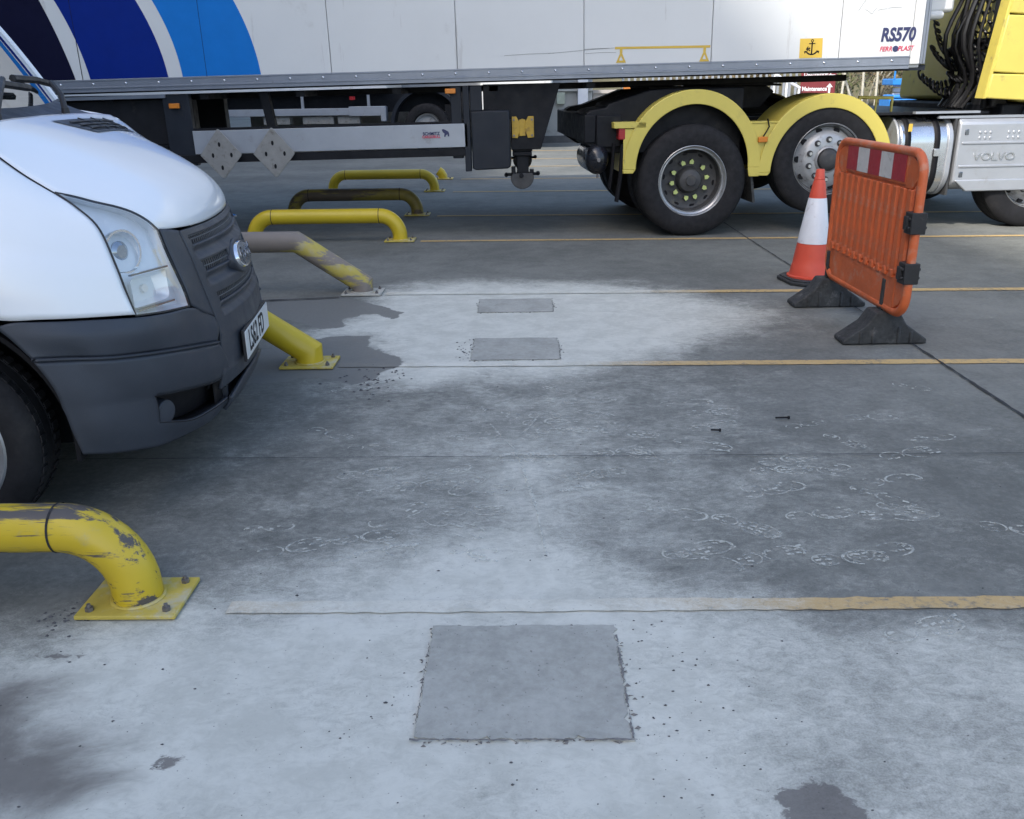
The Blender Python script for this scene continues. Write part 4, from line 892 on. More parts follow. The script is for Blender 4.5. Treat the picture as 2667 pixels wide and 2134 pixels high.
def wheel_steer(xc, zc, yb, sg, name='lift_axle_wheel'):
    wh = empty(name, (xc, yb, zc)); wh.parent = tk
    part('tyre', m_rubber, wh, lambda m: truck_tyre(m, 0, .31, sg), angle=28)
    part('rim', m_wheelwhite, wh, lambda m: m.lathe([(.290,.085),(.262,.060),(.238,.030),(.215,.014),(.125,.010),(.118,-.005),(.106,-.012),(.106,.03),(.06,.035),(.0,.035)], n=56, sgn=sg), angle=40)
    part('rim_flange', m_steel, wh, lambda m: m.lathe([(.326,.028),(.332,.010),(.327,.004),(.322,.012),(.316,.04),(.300,.09),(.288,.10)], n=64, sgn=sg), angle=40)
    part('hub', m_wheeldark, wh, lambda m: m.lathe([(.099,.02),(.099,-.012),(.093,-.03),(.07,-.045),(.05,-.05),(.0,-.05)], n=36, sgn=sg), angle=30)
    for k in range(10):
        a = 2*math.pi*(k+.5)/10; c = (.182*math.cos(a), .182*math.sin(a))
        nut = part('wheel_nut', m_alubright, wh, lambda m: m.cyl((c[0], .012*sg, c[1]), (c[0], -.022*sg, c[1]), .019, .016, n=8))
        part('nut_washer', m_wheeldark, wh, lambda m: m.cyl((c[0], .012*sg, c[1]), (c[0], .004*sg, c[1]), .029, n=16))
        a += .31
        part('hand_hole', m_black, wh, lambda m: m.prism([(.270*math.cos(a)+.03*math.cos(q)*-math.sin(a)+.024*math.sin(q)*math.cos(a), .270*math.sin(a)+.03*math.cos(q)*math.cos(a)+.024*math.sin(q)*math.sin(a)) for q in np.linspace(0, 2*math.pi, 12, endpoint=False)], 'XZ', .060*sg, .082*sg), smooth=False)
    return wh
wheel_drive(-.03, .516, 0, 1); wheel_drive(-.03, .516, 2.5, -1)
wheel_steer(1.37, .690, 0, 1); wheel_steer(1.37, .690, 2.5, -1)
wheel_steer(3.93, .516, .03, 1, 'front_wheel'); wheel_steer(3.93, .516, 2.47, -1, 'front_wheel')
for x, z in ((-.03, .516), (1.37, .69), (3.93, .516)): part('axle', m_chassis, tk, lambda m: (m.cyl((x, .1, z), (x, 2.4, z), .07, n=14), m.lathe([(.0,1.05),(.16,1.08),(.2,1.25),(.16,1.42),(.0,1.45)], (x, 0, z), n=20)))
# mudguards: flat skirt + curved top
def guard(xc, zc, zl, zr, yn):
    s = 1 if yn < 1 else -1
    def f(m):
        m.ring(xc, zc, .572, .70, 0, 180, yn, yn+.012*s, 40)
        m.ring(xc, zc, .688, .70, 0, 180, yn+.0121*s, yn+.60*s, 40)
        m.prism([(xc-.70, zc), (xc-.572, zc), (xc-.60, zl), (xc-.695, zl)], 'XZ', yn, yn+.012*s); m.prism([(xc+.70, zc), (xc+.572, zc), (xc+.59, zr), (xc+.695, zr)], 'XZ', yn, yn+.012*s)
        m.box((xc-.70, yn+.0121*s if s > 0 else yn-.6, zl), (xc-.688, yn+.6 if s > 0 else yn-.0121, zc)); m.box((xc+.688, yn+.0121*s if s > 0 else yn-.6, zr), (xc+.70, yn+.6 if s > 0 else yn-.0121, zc))
    part('mudguard', m_yellowtruck, tk, f, bevel=.006, angle=30)
    part('mudguard_liner', m_black, tk, lambda m: m.ring(xc, zc, .655, .686, 0, 180, yn+.014*s, yn+.58*s, 30))
guard(-.04, .635, .60, .55, -.012); guard(1.345, .583, .555, .56, -.012); guard(-.04, .635, .60, .55, 2.512); guard(1.345, .583, .555, .56, 2.512)
part('mudguard_web', m_yellowtruck, tk, lambda m: (m.prism([(.46,1.05),(.86,1.02),(.80,.90),(.72,.74),(.66,.56),(.60,.74),(.53,.92)], 'XZ', .004, .014), m.box((.45,-.005,1.03), (.86,.2,1.045))), bevel=.004)
part('mudguard_web', m_yellowtruck, tk, lambda m: (m.box((-.86,-.012,1.005), (-.52,.30,1.06)), m.prism([(-.74,1.0),(-.58,1.0),(-.66,.80),(-.74,.62)], 'XZ', .002, .012)), bevel=.006)
part('marker_lamp', m_orange, tk, lambda m: m.box((.615,-.035,.86), (.71,-.013,.91)), bevel=.005)
part('lamp_cable', m_black, tk, lambda m: m.tube([(.70,-.012,1.07),(.72,-.02,1.0),(.69,-.025,.95),(.665,-.02,.91)], .007, 6))
part('mud_flap', m_footrub, tk, lambda m: m.box((.60,.03,.30), (.625,.58,.60), rot=Matrix.Rotation(R(-10), 3, 'Y')))
part('tail_lamp', m_red, tk, lambda m: m.box((-.80,.0,.905), (-.722,.25,1.04)), bevel=.008)
part('flap_stay', m_black, tk, lambda m: (m.tube([(-.745,.03,.86),(-.757,.03,.60),(-.80,.03,.34)], .026, 10), m.tube([(-.83,.10,.87),(-.85,.10,.62),(-.875,.10,.45)], .022, 10)))
# frame, ramps, fifth wheel
part('chassis_ramp', m_chassis, tk, lambda m: m.prism([(-1.16,1.14),(-1.10,1.165),(-.92,1.185),(-.90,1.215),(-.45,1.335),(-.2,1.345),(.5,1.345),(.5,.75),(-1.0,.78),(-1.16,.86)], 'XZ', .16, .86), bevel=.012)
part('chassis_ramp', m_chassis, tk, lambda m: m.prism([(-1.16,1.14),(-1.10,1.165),(-.92,1.185),(-.45,1.335),(.5,1.345),(.5,.75),(-1.0,.78),(-1.16,.86)], 'XZ', 1.64, 1.88), bevel=.012)
part('rear_cross_beam', m_chassis, tk, lambda m: (m.box((-1.18,.14,.87), (-1.04,2.36,1.125)), m.box((-1.04,.12,.83), (-.74,.158,1.12))), bevel=.012)
part('frame_rail', m_chassis, tk, lambda m: (m.box((.5,.80,.78), (5.0,.88,1.06)), m.box((.5,1.62,.78), (5.0,1.70,1.06))))
part('fifth_wheel', m_chassis, tk, lambda m: (m.prism([(-.35,1.36),(.95,1.36),(1.05,1.30),(.9,1.14),(-.2,1.14)], 'XZ', .78, 1.72), m.prism([(.3,1.42),(1.1,1.37),(1.1,1.35),(.3,1.36)], 'XZ', .7, 1.8)), bevel=.01)
at_ = part('air_tank', m_blackgloss if 'm_blackgloss' in globals() else pm('gloss_black_tank', (.012,.013,.018), .28, var=.15, coat=.3, dirt=((.07,.065,.06), .25, 9)), tk, lambda m: m.lathe([(.0,-.085),(.06,-.075),(.11,-.045),(.138,0),(.142,.04),(.142,.62),(.11,.68),(.0,.7)], (-1.02,.14,.725), 'Y', 36), angle=50)
part('drain_valve', m_bolt, at_, lambda m: m.cyl((-1.02,.11,.595), (-1.02,.11,.56), .014, n=10))
part('end_boss', m_bolt, at_, lambda m: m.cyl((-1.02,.055,.725), (-1.02,.04,.725), .02, n=12))
part('tank_bracket', m_chassis, tk, lambda m: m.box((-1.08,.3,.84), (-.96,.6,.90)))
part('deck_plate', m_chassis, tk, lambda m: m.box((1.85,.10,1.075), (3.35,2.4,1.10)), bevel=.004)
part('deck_trim', m_guard, tk, lambda m: (m.box((2.35,.03,1.085), (3.2,.09,1.105)), m.box((2.7,.03,1.04), (3.9,.08,1.062))))
part('hand_rail', m_yellowtruck, tk, lambda m: (m.tube([(1.80,.35,1.10),(1.80,.35,1.235),(2.22,.35,1.225),(2.22,.35,1.10)], .016, 8), m.tube([(1.98,.35,1.10),(1.98,.35,1.23)], .012, 8)), angle=50)
# fuel tank with straps
def rr2(y0, y1, z0, z1, r, n=6):
    o = []
    for cy, cz, a0 in ((y1-r, z0+r, -90), (y1-r, z1-r, 0), (y0+r, z1-r, 90), (y0+r, z0+r, 180)):
        o += [(cy+r*math.cos(R(a0+90*i/n)), cz+r*math.sin(R(a0+90*i/n))) for i in range(n+1)]
    return o
ft = part('fuel_tank', m_alubright, tk, lambda m: m.prism(rr2(.0,.66,.325,1.055,.24,10), 'YZ', 2.16, 2.86), bevel=.02, angle=30)
part('tank_end', m_boxmetal, ft, lambda m: (m.prism(rr2(-.006,.666,.319,1.061,.245,10), 'YZ', 2.845, 2.895)), bevel=.01, angle=30)
part('tank_end', m_boxmetal, ft, lambda m: m.prism(rr2(-.004,.664,.321,1.059,.243,10), 'YZ', 2.12, 2.158), bevel=.01, angle=30)
for x in (2.235, 2.655):
    o = rr2(-.010,.67,.315,1.065,.25,10)
    sp = part('strap', m_black, ft, lambda m: m.grid([[(x, *p), (x+.075, *p)] for p in o+[o[0]]]), solid=.004)
    part('strap_buckle', m_alubright, ft, lambda m: m.box((x-.004,-.022,.70), (x+.079,-.011,.77)), bevel=.003)
part('warning_label', m_yellowmark, ft, lambda m: m.box((2.245,-.0135,.93), (2.30,-.0115,1.0)))
part('tank_gap_post', m_wheeldark, tk, lambda m: (m.box((2.905,.03,.33), (2.945,.6,1.04)), m.box((2.95,.06,.33), (2.965,.6,1.04))))
# silver battery / silencer cover
def cov(m): m.prism([(.0,.46),(.05,.41),(.25,.36),(.55,.36),(.62,.46),(.62,1.04),(.04,1.04),(.0,.995)], 'YZ', 2.975, 4.05)
cv = part('chassis_cover', m_boxmetal, tk, cov, bevel=.015)
part('cover_lower_edge', m_boxmetal, cv, lambda m: m.prism([(2.99,.475),(3.14,.365),(3.95,.365),(4.04,.475)], 'XZ', -.012, .04), bevel=.01)
for z in (.815, .60): part('cover_rib', m_boxmetal, cv, lambda m: m.box((3.02,-.010,z-.012), (4.0,.002,z+.012)), bevel=.006)
for x, z in ((3.06,.915),(3.06,.525),(3.85,.915),(3.85,.525)):
    part('fastener_recess', m_chromedark, cv, lambda m: m.box((x-.022,-.006,z-.026), (x+.022,.002,z+.026)), bevel=.004)
for i in range(2):
    for j in range(3):
        for x0 in (3.22, 3.55): part('dimple', m_boxmetal, cv, lambda m: m.lathe([(.0,-.006),(.012,-.005),(.018,.001)], (x0+j*.06, 0, .86+i*.05), 'Y', 10))
text('VOLVO', .10, m_alubright, cv, (3.42, -.004, .685), (R(90), 0, 0), 'embossed_lettering', 1.25, .001, depth=.004)
# cab
def cabpanel(z0, z1, x1=4.6):
    xr_ = lambda z: 3.055+(z-1.21)*.126
    return [(xr_(z0), z0), (x1, z0-.10), (x1, z1-.05), (xr_(z1), z1)]
for z0, z1 in ((1.215,1.43),(1.445,1.93),(1.945,3.3)):
    part('side_fairing', m_yellowtruck, tk, lambda m: m.prism(cabpanel(z0, z1), 'XZ', -.02, .02), bevel=.012)
part('fairing_edge', m_yellowtruck, tk, lambda m: m.prism([(3.035,1.21),(3.07,1.21),(3.335,3.3),(3.30,3.3)], 'XZ', -.012, .14), bevel=.008)
part('cab_body', m_yellowtruck, tk, lambda m: m.prism([(3.42,1.18),(5.35,1.0),(5.5,1.6),(5.3,2.6),(5.0,3.4),(3.55,3.5),(3.42,3.3)], 'XZ', .06, 2.44), bevel=.04)
part('cab_floor', m_chassis, tk, lambda m: m.box((3.3,.1,.98), (4.4,2.4,1.16)), bevel=.02)
part('cab_step', m_darkbox, tk, lambda m: m.box((3.5,.02,1.03), (4.5,.5,1.14)), bevel=.02)
part('rear_duct', m_blackplastic, tk, lambda m: (m.box((3.25,.20,1.12), (3.42,.42,3.2)), m.box((3.30,.42,1.12), (3.42,.66,1.55))), bevel=.03)
def coil(m, p0, p1, rad, turns, rt, sag):
    p0, p1 = Vector(p0), Vector(p1); n = turns*14; pts = []
    d = (p1-p0).normalized(); a = d.orthogonal().normalized(); b = d.cross(a)
    for i in range(n+1):
        t_ = i/n; c = p0.lerp(p1, t_)-Vector((0,0,sag*4*t_*(1-t_))); q = 2*math.pi*turns*t_; pts.append(c+a*rad*math.cos(q)+b*rad*math.sin(q))
    m.tube(pts, rt, 6)
m_hose = pm('black_hose', (.012,.012,.014), .4, var=.2, scale=20)
for p0, p1, sg_, tn in (((3.36,.50,2.05),(3.05,.95,1.62),.30,16), ((3.36,.62,2.2),(3.02,1.05,1.72),.38,18), ((3.36,.45,1.85),(3.10,.80,1.45),.22,14), ((3.34,.70,1.62),(2.98,1.15,1.45),.20,14), ((3.33,.55,1.42),(3.0,.95,1.36),.14,12), ((3.34,.8,2.3),(3.1,1.2,2.0),.5,20)):
    part('coiled_hose', m_hose, tk, lambda m: coil(m, p0, p1, .040, tn, .011, sg_))
for k in range(8):
    part('hose', m_hose, tk, lambda m: m.tube(spline([(3.33+.03*math.sin(k*1.3), .30+.07*k, 2.9), (3.20-.03*(k % 3), .34+.06*k, 2.25), (3.12-.05*(k % 4), .36+.05*k, 1.75), (3.22-.04*(k % 2), .40+.06*k, 1.38), (3.10, .45+.06*k, 1.12)], 16), .016+.005*(k % 3), 7))
part('hose_bracket', m_chassis, tk, lambda m: (m.box((3.30,.35,1.66), (3.42,1.0,1.76)), m.cyl((3.22,.28,1.12), (3.22,.28,2.6), .03, n=10)))

XA = [-1.3,-1.16,-.74,0,.66,1.37,2.05,2.12,2.86,2.895,2.975,4.05,6]; XB = [-1.15,-1.03,-.70,0,.605,1.256,1.89,1.915,2.42,2.465,2.51,3.42,5.3]
CABP = ('side_fairing','fairing_edge','cab_body','cab_floor','rear_duct','coiled_hose','hose','hose_bracket','cab_step')
def refit(o, top):
    cab_ = top.name.split('.')[0] in CABP
    f = (lambda x: x-.355) if cab_ else (lambda x: float(np.interp(x, XA, XB)))
    if o.location.length > 1e-6: o.location.x = f(o.location.x)
    else:
        for v in o.data.vertices: v.co.x = f(v.co.x)
    for c in o.children: refit(c, top)
for ch in list(tk.children):
    if ch.type == 'EMPTY': ch.location.x = {3.93: 3.37}.get(round(ch.location.x, 2), float(np.interp(ch.location.x, XA, XB)))
    else: refit(ch, ch)

# ------------------------------------------------------------------ second lorry parked beyond, seen under the trailer
t2 = empty('parked_lorry', (-3.33, 21.0, 0), 0, 'second lorry parked far behind, glimpsed under the white trailer', 'lorry')
part('box_body', m_trailerwhite, t2, lambda m: m.box((-9,.05,1.35), (.28,2.5,4.0)), bevel=.02)
part('bottom_rail', m_trailerwhite, t2, lambda m: m.box((-9,0,1.295), (.28,.06,1.36)), bevel=.005)
part('chassis_beam', m_chassis, t2, lambda m: m.box((-9,.4,.85), (2.2,2.1,1.285)))
part('side_guard', m_guard, t2, lambda m: (m.box((-4.2,.02,.80), (.05,.06,.955)), m.box((-.62,.0,.78), (.20,.3,.985)), m.box((.10,-.01,.66), (.22,.35,.97))), bevel=.01)
part('guard_post', m_guard, t2, lambda m: [m.box((x,.06,.8), (x+.06,.1,1.29)) for x in (-3.5,-1.7,-.2)])
part('battery_box', m_placard, t2, lambda m: [m.box((x,.1,.62), (x+wd,.4,.77)) for x, wd in ((-2.6,.6),(-1.7,.7),(-.9,.5))])
part('marker_lamp', m_red, t2, lambda m: m.box((-.58,-.01,1.13), (-.46,.02,1.2)))
for xw in (1.13, -5.2, -6.5):
    wl = part('wheel', m_rubber, t2, lambda m: truck_tyre(m, .02, .30), angle=28); wl.location = (xw, 0, .516)
    part('rim', m_wheelwhite, wl, lambda m: m.lathe([(.295,.05),(.27,.07),(.25,.14),(.12,.14),(.11,.05),(0,.05)], n=32), angle=40)
part('mudguard', m_darkbox, t2, lambda m: m.ring(1.13, .56, .74, .82, 5, 175, 0, .6, 30))
part('rear_box', m_chassis, t2, lambda m: m.box((1.55,.1,.62), (2.15,1.2,1.0)))
part('cab', m_trailerwhite, t2, lambda m: m.prism([(2.35,.7),(3.9,.6),(4.0,1.6),(3.8,3.2),(2.4,3.3)], 'XZ', .1, 2.4), bevel=.05)

# ------------------------------------------------------------------ buildings, wall and fence at the far side of the yard
b = empty('concrete_building', (2.05, 23.3, 0), 0, 'pale concrete building with white corner column behind the trailer', 'building')
part('wall', m_concretewall, b, lambda m: m.box((-9.0,.25,0), (-.32,8,1.22)))
part('upper_wall', m_cladding, b, lambda m: m.box((-9.0,.3,1.36), (-.32,8,5)))
part('ledge', m_concretewall, b, lambda m: m.box((-9.0,.12,1.22), (-.32,.6,1.36)), bevel=.01)
part('column', m_whitepost, b, lambda m: m.box((-.70,-.02,.18), (-.45,.24,5)), bevel=.008)
part('meter_box', pm('pale_green_box', (.42,.45,.36), .5), b, lambda m: m.box((-1.22,.10,.92), (-1.02,.245,1.2)), bevel=.01)
part('plinth', pm('dark_plinth', (.10,.10,.10), .9, var=.2, scale=3), b, lambda m: m.box((-9.0,.05,0), (-.30,.3,.16)))
w_ = part('boundary_wall', m_beigewall, None, lambda m: (m.box((1.76,23.7,0), (5.6,23.95,1.16)), m.box((1.75,23.65,1.16), (5.62,24.0,1.24)))); tag(w_, 'low weathered boundary wall right of the concrete building', 'wall')
fnc = empty('paling_fence', (2.6, 24.6, 0), 0, 'grey paling fence rising above the boundary wall', 'fence')
pg = None
for k in range(34):
    if pg is None: pg = part('paling', m_guard, fnc, lambda m: m.prism([(-.03,.3),(.03,.3),(.03,2.1),(0,2.2),(-.03,2.1)], 'XZ', -.01, .01)); pg.location = (0, 0, 0)
    else: clone(pg, fnc, (k*.155, 0, 0))
for z in (.6, 1.7): part('fence_rail', m_guard, fnc, lambda m: m.box((-.1,.012,z-.03), (5.3,.05,z+.03)))
ob = part('orange_crate', pm('orange_crate', (.50,.17,.03), .6, var=.15), None, lambda m: (m.box((2.53,23.72,1.244), (2.79,23.92,1.42)), m.box((2.51,23.71,1.40), (2.81,23.93,1.44))), bevel=.008); tag(ob, 'small orange crate sitting on the boundary wall', 'crate')
hrl = empty('white_handrail', (5.62, 22.5, 0), 0, 'white sloping handrail left of the brown sign', 'handrail')
part('top_rail', m_whitepost, hrl, lambda m: m.tube([(.0,0,1.74),(.33,0,1.55),(.98,0,1.22)], .035, 8)); 
for x, z in ((.36,1.53),(.66,1.38),(.96,1.22)): part('post', m_whitepost, hrl, lambda m: m.cyl((x,0,0), (x,0,z), .032, n=8))
sg = empty('direction_sign', (7.05, 22.6, 0), R(2), 'dark red direction sign with white lettering and arrows', 'sign')
part('sign_face', m_signbrown, sg, lambda m: m.box((-.42,0,.88), (.42,.03,2.3)), bevel=.01)
for x in (-.3, .3): part('post', m_guard, sg, lambda m: m.cyl((x,.06,0), (x,.06,2.2), .035, n=10))
for s_, x, z in (('Distribution', -.07, 1.525), ('Office', -.225, 1.40), ('Maintenance', -.08, 1.195)): text(s_, .135, m_signwhite, sg, (x, -.004, z), (R(90), 0, 0), 'sign_lettering', .88, .004, depth=.001)
part('arrow', m_signwhite, sg, lambda m: m.prism([(.22,1.49),(.29,1.56),(.29,1.515),(.39,1.515),(.39,1.465),(.29,1.465),(.29,1.42)], 'XZ', -.004, -.001), smooth=False)
part('arrow', m_signwhite, sg, lambda m: m.prism([(.28,1.32),(.20,1.23),(.255,1.23),(.255,1.10),(.305,1.10),(.305,1.23),(.36,1.23)], 'XZ', -.004, -.001), smooth=False)
lf = empty('scissor_lift', (8.85, 21.0, 0), R(-4), 'blue scissor lift parked between the trailer and the yellow cab', 'scissor lift')
part('chassis', m_liftblue, lf, lambda m: (m.box((-.65,0,.30), (.65,.8,.98)), m.box((-.60,-.02,.98), (.55,.75,1.06))), bevel=.03)
part('control_panel', m_chassis, lf, lambda m: m.box((.25,-.012,.80), (.55,0,.95)), bevel=.01)
for x in (-.6, .6): part('wheel', m_rubber, lf, lambda m: m.lathe([(.0,-.06),(.15,-.06),(.22,-.04),(.235,0),(.235,.1),(.2,.14)], (x, 0, .24), n=24))
part('scissor_stack', m_liftgrey, lf, lambda m: [m.box((-.52,.25,1.065+k*.05), (-.12,.33,1.105+k*.05), rot=Matrix.Rotation(R(3 if k % 2 else -3), 3, 'Y')) for k in range(4)])
part('platform', m_liftblue, lf, lambda m: m.box((-.63,0,1.26), (-.09,.8,1.40)), bevel=.02)
part('name_board', m_signwhite, lf, lambda m: m.box((-.45,-.012,1.29), (-.13,-.002,1.375)))
part('guard_rails', m_liftblue, lf, lambda m: ([m.cyl((x,0,1.38), (x,0,2.3), .02, n=8) for x in (-.61,-.36,-.11)], [m.cyl((-.61,0,z), (-.11,0,z), .02, n=8) for z in (1.85,2.28)]))
# bank and scrub behind
def hz(x, y): return np.maximum(0, (y-27)*.16)*(1-.0*x)+.5*np.sin(x*.21+y*.13)*ss(y, 27, 34)
hx, hy = np.meshgrid(np.linspace(2, 70, 60), np.linspace(26, 80, 40), indexing='ij')
mb = MB(); mb.grid(np.stack([hx, hy, hz(hx, hy)+.015*(hy > 26.5)-.01], -1)); hill = mb.build('bank', m_grassbank); struct(hill)
def shrub(x, y, h, n, pale, lab, seed):
    rng = random.Random(seed); z0 = float(hz(np.array(x), np.array(y)))
    s = empty('bare_shrub', (x, y, z0-.1), 0, lab, 'shrub', 'scrub on the bank')
    tw = MB(); lv = MB()
    def br(p, d, L, r, lvl):
        q = p+d*L; tw.tube([p, p.lerp(q, .5)+Vector((rng.uniform(-.05,.05)*L, rng.uniform(-.05,.05)*L, 0)), q], lambda u: r*(1-.55*u), 5, False)
        if lvl == 0 or lvl == 1:
            for _ in range(10 if lvl else 14):
                c = p.lerp(q, rng.random())+Vector((rng.gauss(0,.14), rng.gauss(0,.14), rng.gauss(0,.14))); a = Vector((rng.uniform(-1,1), rng.uniform(-1,1), rng.uniform(-1,1))).normalized(); e = a.orthogonal().normalized(); k = rng.uniform(.03,.07)
                lv.add([c-a*k, c+e*k*.6, c+a*k, c-e*k*.6], [(0,1,2,3)])
        if lvl > 0:
            for _ in range(4):
                dd = (d+Vector((rng.gauss(0,.55), rng.gauss(0,.55), rng.gauss(.15,.35)))).normalized(); br(p.lerp(q, rng.uniform(.35,1)), dd, L*rng.uniform(.5,.75), r*.55, lvl-1)
    for _ in range(n): br(Vector((rng.gauss(0,.25), rng.gauss(0,.25), 0)), Vector((rng.gauss(0,.35), rng.gauss(0,.35), 1)).normalized(), h*rng.uniform(.35,.55), .035 if not pale else .045, 2)
    tw.build('branches', m_palebark if pale else m_bark, s); lv.build('leaves', m_leaf if seed % 2 else m_leafbrown, s, smooth=False)
SH = [(9.4,28.5,2.6,5,0,'leggy brown shrub directly right of the dark red sign'),(10.6,30,3.2,5,1,'pale stemmed shrub between sign and blue lift'),(11.9,31,2.8,5,0,'leafy shrub just behind the blue lift'),(8.0,32,3.4,5,0,'tall shrub standing behind the dark red sign'),
      (13.4,29,2.6,5,0,'low shrub right of the blue lift'),(5.2,27.2,2.4,4,0,'green shrub behind the paling fence'),(15.2,31,3.4,5,1,'pale shrub seen behind the yellow cab hoses'),(12.4,35,4.2,6,0,'tall scrub high on the bank above the blue lift'),(9.6,36,4.4,6,0,'dense scrub high on the bank behind the sign'),(6.6,34,4.0,6,0,'dense scrub behind the white handrail')]
for i, a in enumerate(SH): shrub(*a[:5], a[5], i+11)
for i, (x, y, ln, az, tilt) in enumerate(((8.80,26.2,1.6,0,4),(9.55,26.4,1.4,20,-30),(9.75,27,2.2,0,-3),(10.2,27.2,2.0,10,-2))):
    q = part('dead_stem', m_palebark, None, lambda m: m.tube([(x,y,float(hz(np.array(x),np.array(y)))-.1),(x+math.tan(R(tilt))*ln*.5,y,ln*.5+.3),(x+math.tan(R(tilt))*ln,y,ln+.5)], .035, 6))
    tag(q, ('upright pale dead stem nearest the dark red sign','leaning pale dead stem right of the sign','thin pale dead stem standing left of the blue lift','thin upright dead stem beside the blue lift')[i], 'dead stem', 'dead stems on the bank')

# ------------------------------------------------------------------ unseen warehouse behind the camera: roofline shaped, wing added, to shade the yard
wh_ = empty('warehouse', (-15.25, -8.0, 0), 0, 'unseen tall grey warehouse, shaped to shade the yard, behind and left of the photographer', 'building')
part('wall', m_dockwall, wh_, lambda m: m.prism([(-30,0),(6.1,0),(6.1,17.8),(0,24),(-30,24)], 'XZ', -20, 0))
part('wall', m_dockwall, wh_, lambda m: (m.box((-30,.1,0), (-.6,60,20)), m.prism([(-30,20),(-.6,20),(-.6,20.5),(-30,23)], 'XZ', .1, 60)))  # long wing added out of view to keep sun off the far ground
part('door', m_cladding, wh_, lambda m: m.box((-1.8,.01,.02), (1.8,.06,4.4)), bevel=.01)

# ------------------------------------------------------------------ boot prints, grit and litter on the concrete
m_print = bpy.data.materials.new('boot_dust'); m_print.use_nodes = True
_t = m_print.node_tree; _b = _t.nodes['Principled BSDF']; _b.inputs['Base Color'].default_value = (.60,.61,.55,1); _b.inputs['Roughness'].default_value = .9
_p = nd(_t, 'ShaderNodeNewGeometry').outputs['Position']
_t.links.new(mrange(_t, noise(_t, _p, 16, 5, .72), .36, .62, .0, .75), _b.inputs['Alpha'])
prints = MB(); prng = random.Random(5)
def boot(x, y, ang, L=.29, dens=.85, style=0):
    c, s_ = math.cos(ang), math.sin(ang); W = L*.36
    def put(pts):
        prints.add([(x+c*u-s_*v, y+s_*u+c*v, .0032) for u, v in pts], [tuple(range(len(pts)))])
    def halfw(u):   # sole outline
        if -L*.5 < u < -L*.22: return W*.40*math.sqrt(max(0, 1-((u+L*.30)/(L*.20))**2))
        if -L*.12 < u < L*.5: return W*.5*math.sqrt(max(0, 1-((u-L*.2)/(L*.31))**2))
        return 0
    for c0, ra, rb_ in ((L*.2, L*.30, W*.5), (-L*.30, L*.19, W*.40)):                    # edge of sole and heel
        n_ = 22; off_ = prng.uniform(0, 6.28); fr = .45+.5*dens
        for i in range(int(n_*fr)):
            a0 = off_+2*math.pi*i/n_; a1 = off_+2*math.pi*(i+.92)/n_; q = .86
            put([(c0+ra*math.cos(a0), rb_*math.sin(a0)), (c0+ra*math.cos(a1), rb_*math.sin(a1)), (c0+ra*q*math.cos(a1), rb_*q*math.sin(a1)), (c0+ra*q*math.cos(a0), rb_*q*math.sin(a0))])
    for v in ((-.26, 0, .26) if style else (-.3, -.1, .1, .3)):                         # lugs along the sole
        u = -L*.44
        while u < L*.44:
            ln = L*prng.uniform(.06, .10)
            if halfw(u)*.95 > abs(v)*W and prng.random() < dens:
                sk = L*.03*(1 if style == 0 else -1)*(1 if v > 0 else -1)
                put([(u, v*W-.006), (u+ln, v*W-.006+sk*.5), (u+ln, v*W+.005+sk*.5), (u, v*W+.005)])
            u += ln+L*.035
    put([(L*.49, -.008), (L*.505, 0), (L*.49, .008)])
def smear(pts, wd):
    P = spline(pts, 40); rng_ = np.random.RandomState(9)
    for i in range(39):
        a_, b_ = P[i], P[i+1]; d_ = b_-a_; n_ = np.array([-d_[1], d_[0]])/np.linalg.norm(d_); wa = wd*rng_.uniform(.4, 1.1)
        prints.add([(a_[0]-n_[0]*wa, a_[1]-n_[1]*wa, .0025), (b_[0]-n_[0]*wa, b_[1]-n_[1]*wa, .0025), (b_[0]+n_[0]*wa, b_[1]+n_[1]*wa, .0025), (a_[0]+n_[0]*wa, a_[1]+n_[1]*wa, .0025)], [(0,1,2,3)])
smear([(-.03,3.25),(-.005,3.05),(.01,2.95),(.03,2.8)], .009); smear([(.03,2.8),(.045,2.62),(.06,2.45)], .004); smear([(-.16,3.62),(-.10,3.45),(-.04,3.3)], .006); smear([(.06,3.75),(.02,3.6),(-.02,3.5)], .005)
smear([(-.10,3.27),(-.02,3.29),(.06,3.27)], .018); smear([(-.62,2.42),(-.5,2.5),(-.35,2.54)], .012); smear([(.12,2.93),(.22,2.97),(.28,3.0)], .022)
PR = [(.73,2.65,-.65,.98,0),(1.0,2.43,.12,.95,1),(.26,3.08,.3,.9,0),(.20,3.06,.3,.75,0),(.54,2.49,.3,.8,1),(-.0,3.24,.1,.7,1),(.30,3.91,.1,.7,1),(.83,3.74,.1,.7,0),(.21,3.54,.1,.8,1),(.50,3.24,2.6,.75,0),(.97,3.10,.1,.75,1),(-.38,2.99,.05,.6,1),(-.61,3.10,.2,.75,0),(-.17,2.94,.1,.6,1),(.03,3.71,.0,.6,1),(.10,3.64,.2,.6,0),(1.0,2.73,.2,.55,0),(1.25,2.72,.0,.6,1),(1.61,2.61,-.3,.6,0),(-.76,2.52,.4,.5,1),(.76,2.45,.3,.6,0),(-.18,2.78,.1,.5,1),(.72,3.36,-.4,.6,0),(.38,3.29,.2,.6,1),(1.07,2.05,.3,.6,0),(-.53,2.59,.2,.5,1),(.44,3.49,-.2,.6,0),(.80,3.57,.3,.7,1),(1.02,3.2,.3,.6,0),(-.85,4.12,.5,.5,0),(-.45,2.75,.8,.4,1),(1.35,3.0,.2,.35,0),(.5,2.75,-.3,.35,1),(.9,2.95,.1,.35,0)]
for a in PR: boot(a[0], a[1], a[2], .25, min(1, a[3]*.95), a[4])
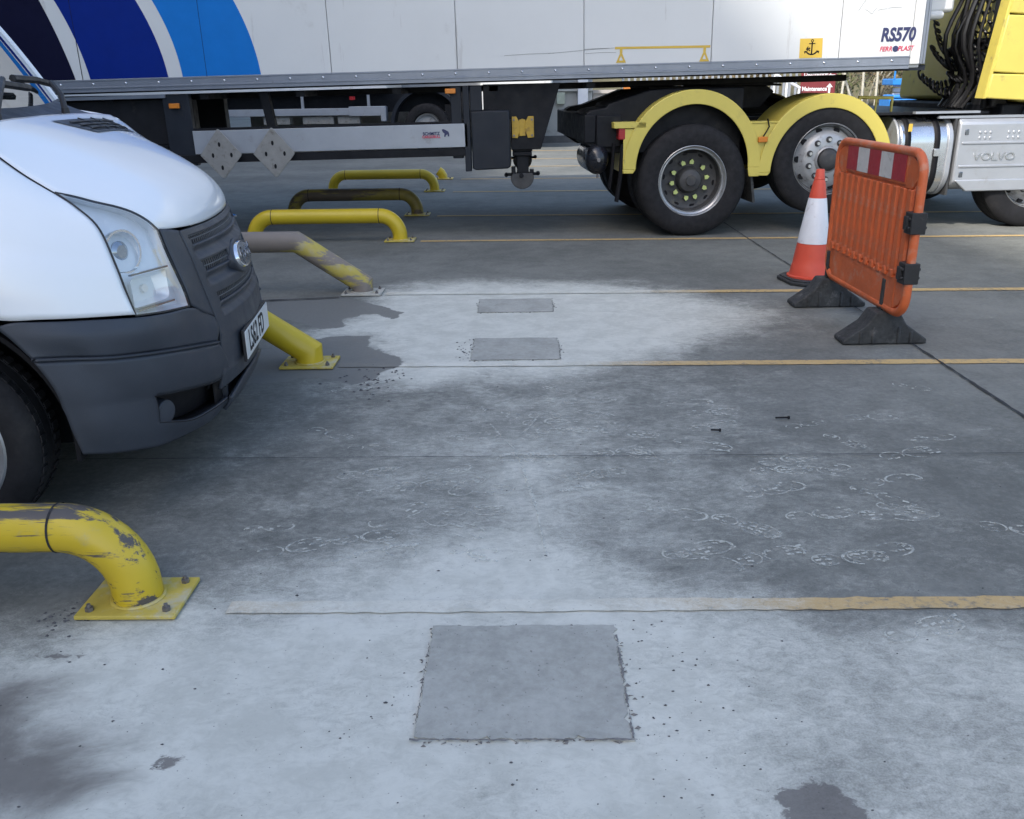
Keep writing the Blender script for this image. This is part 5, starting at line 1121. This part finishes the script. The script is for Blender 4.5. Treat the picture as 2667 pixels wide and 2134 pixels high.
for _ in range(30):
    x, y = prng.uniform(-.9, 1.9), prng.uniform(2.35, 4.1); boot(x, y, prng.uniform(-.9, .9), prng.uniform(.16, .28), prng.uniform(.25, .5), prng.randint(0, 1))
o = prints.build('boot_prints', m_print, smooth=False); o['kind'] = 'stuff'; o['label'] = 'pale dusty boot prints scattered over the concrete'
grit = MB(); grng = np.random.RandomState(21)
def stone(x, y, s, z=.001):
    vs = [(x+s*grng.uniform(.6,1.4)*math.cos(a)*1.2, y+s*grng.uniform(.6,1.2)*math.sin(a), z) for a in (0.3, 1.6, 2.9, 4.0, 5.2)]+[(x+s*.2, y, z+s*grng.uniform(.5,1.0))]
    grit.add(vs, [(0,1,5),(1,2,5),(2,3,5),(3,4,5),(4,0,5)])
for _ in range(240):
    x, y = grng.uniform(-1.5, 2.0), 1.35+abs(grng.normal(0, 1.0)); stone(x, y, abs(grng.normal(.0012, .0012))+.0008)
for _ in range(55): x, y = .26+abs(grng.normal(0, .16)), grng.uniform(1.45, 2.1); stone(x, y, grng.uniform(.0012, .0036))
for _ in range(22): x, y = grng.normal(-.35, .12), grng.uniform(1.6, 2.0); stone(x, y, grng.uniform(.001, .0028))
for _ in range(70): x, y = grng.normal(-.78, .08), grng.normal(4.25, .12); stone(x, y, grng.uniform(.003, .009))
for _ in range(40): x, y = grng.normal(-.33, .03), grng.uniform(4.55, 5.0); stone(x, y, grng.uniform(.002, .007))
for _ in range(40): x, y = grng.normal(-1.3, .05), grng.normal(2.13, .06); stone(x, y, grng.uniform(.002, .006))
o = grit.build('grit', pm('dark_grit', (.085,.085,.09), .9, var=.4, scale=50), smooth=False); o['kind'] = 'stuff'; o['label'] = 'dark grit and concrete crumbs around the patches'
for x, y, a, L, lab in ((1.12,3.64,.05,.055,'dark steel bolt lying on the concrete, farther of two'), (.80,3.50,-.1,.035,'short dark screw lying on the concrete, nearer of two')):
    s = empty('loose_bolt', (x, y, .011), a, lab, 'bolt')
    part('shank', m_black, s, lambda m: m.cyl((-L/2,0,0), (L/2,0,0), .004, n=8)); part('head', m_black, s, lambda m: m.cyl((L/2,0,0), (L/2+.007,0,0), .008, n=6))
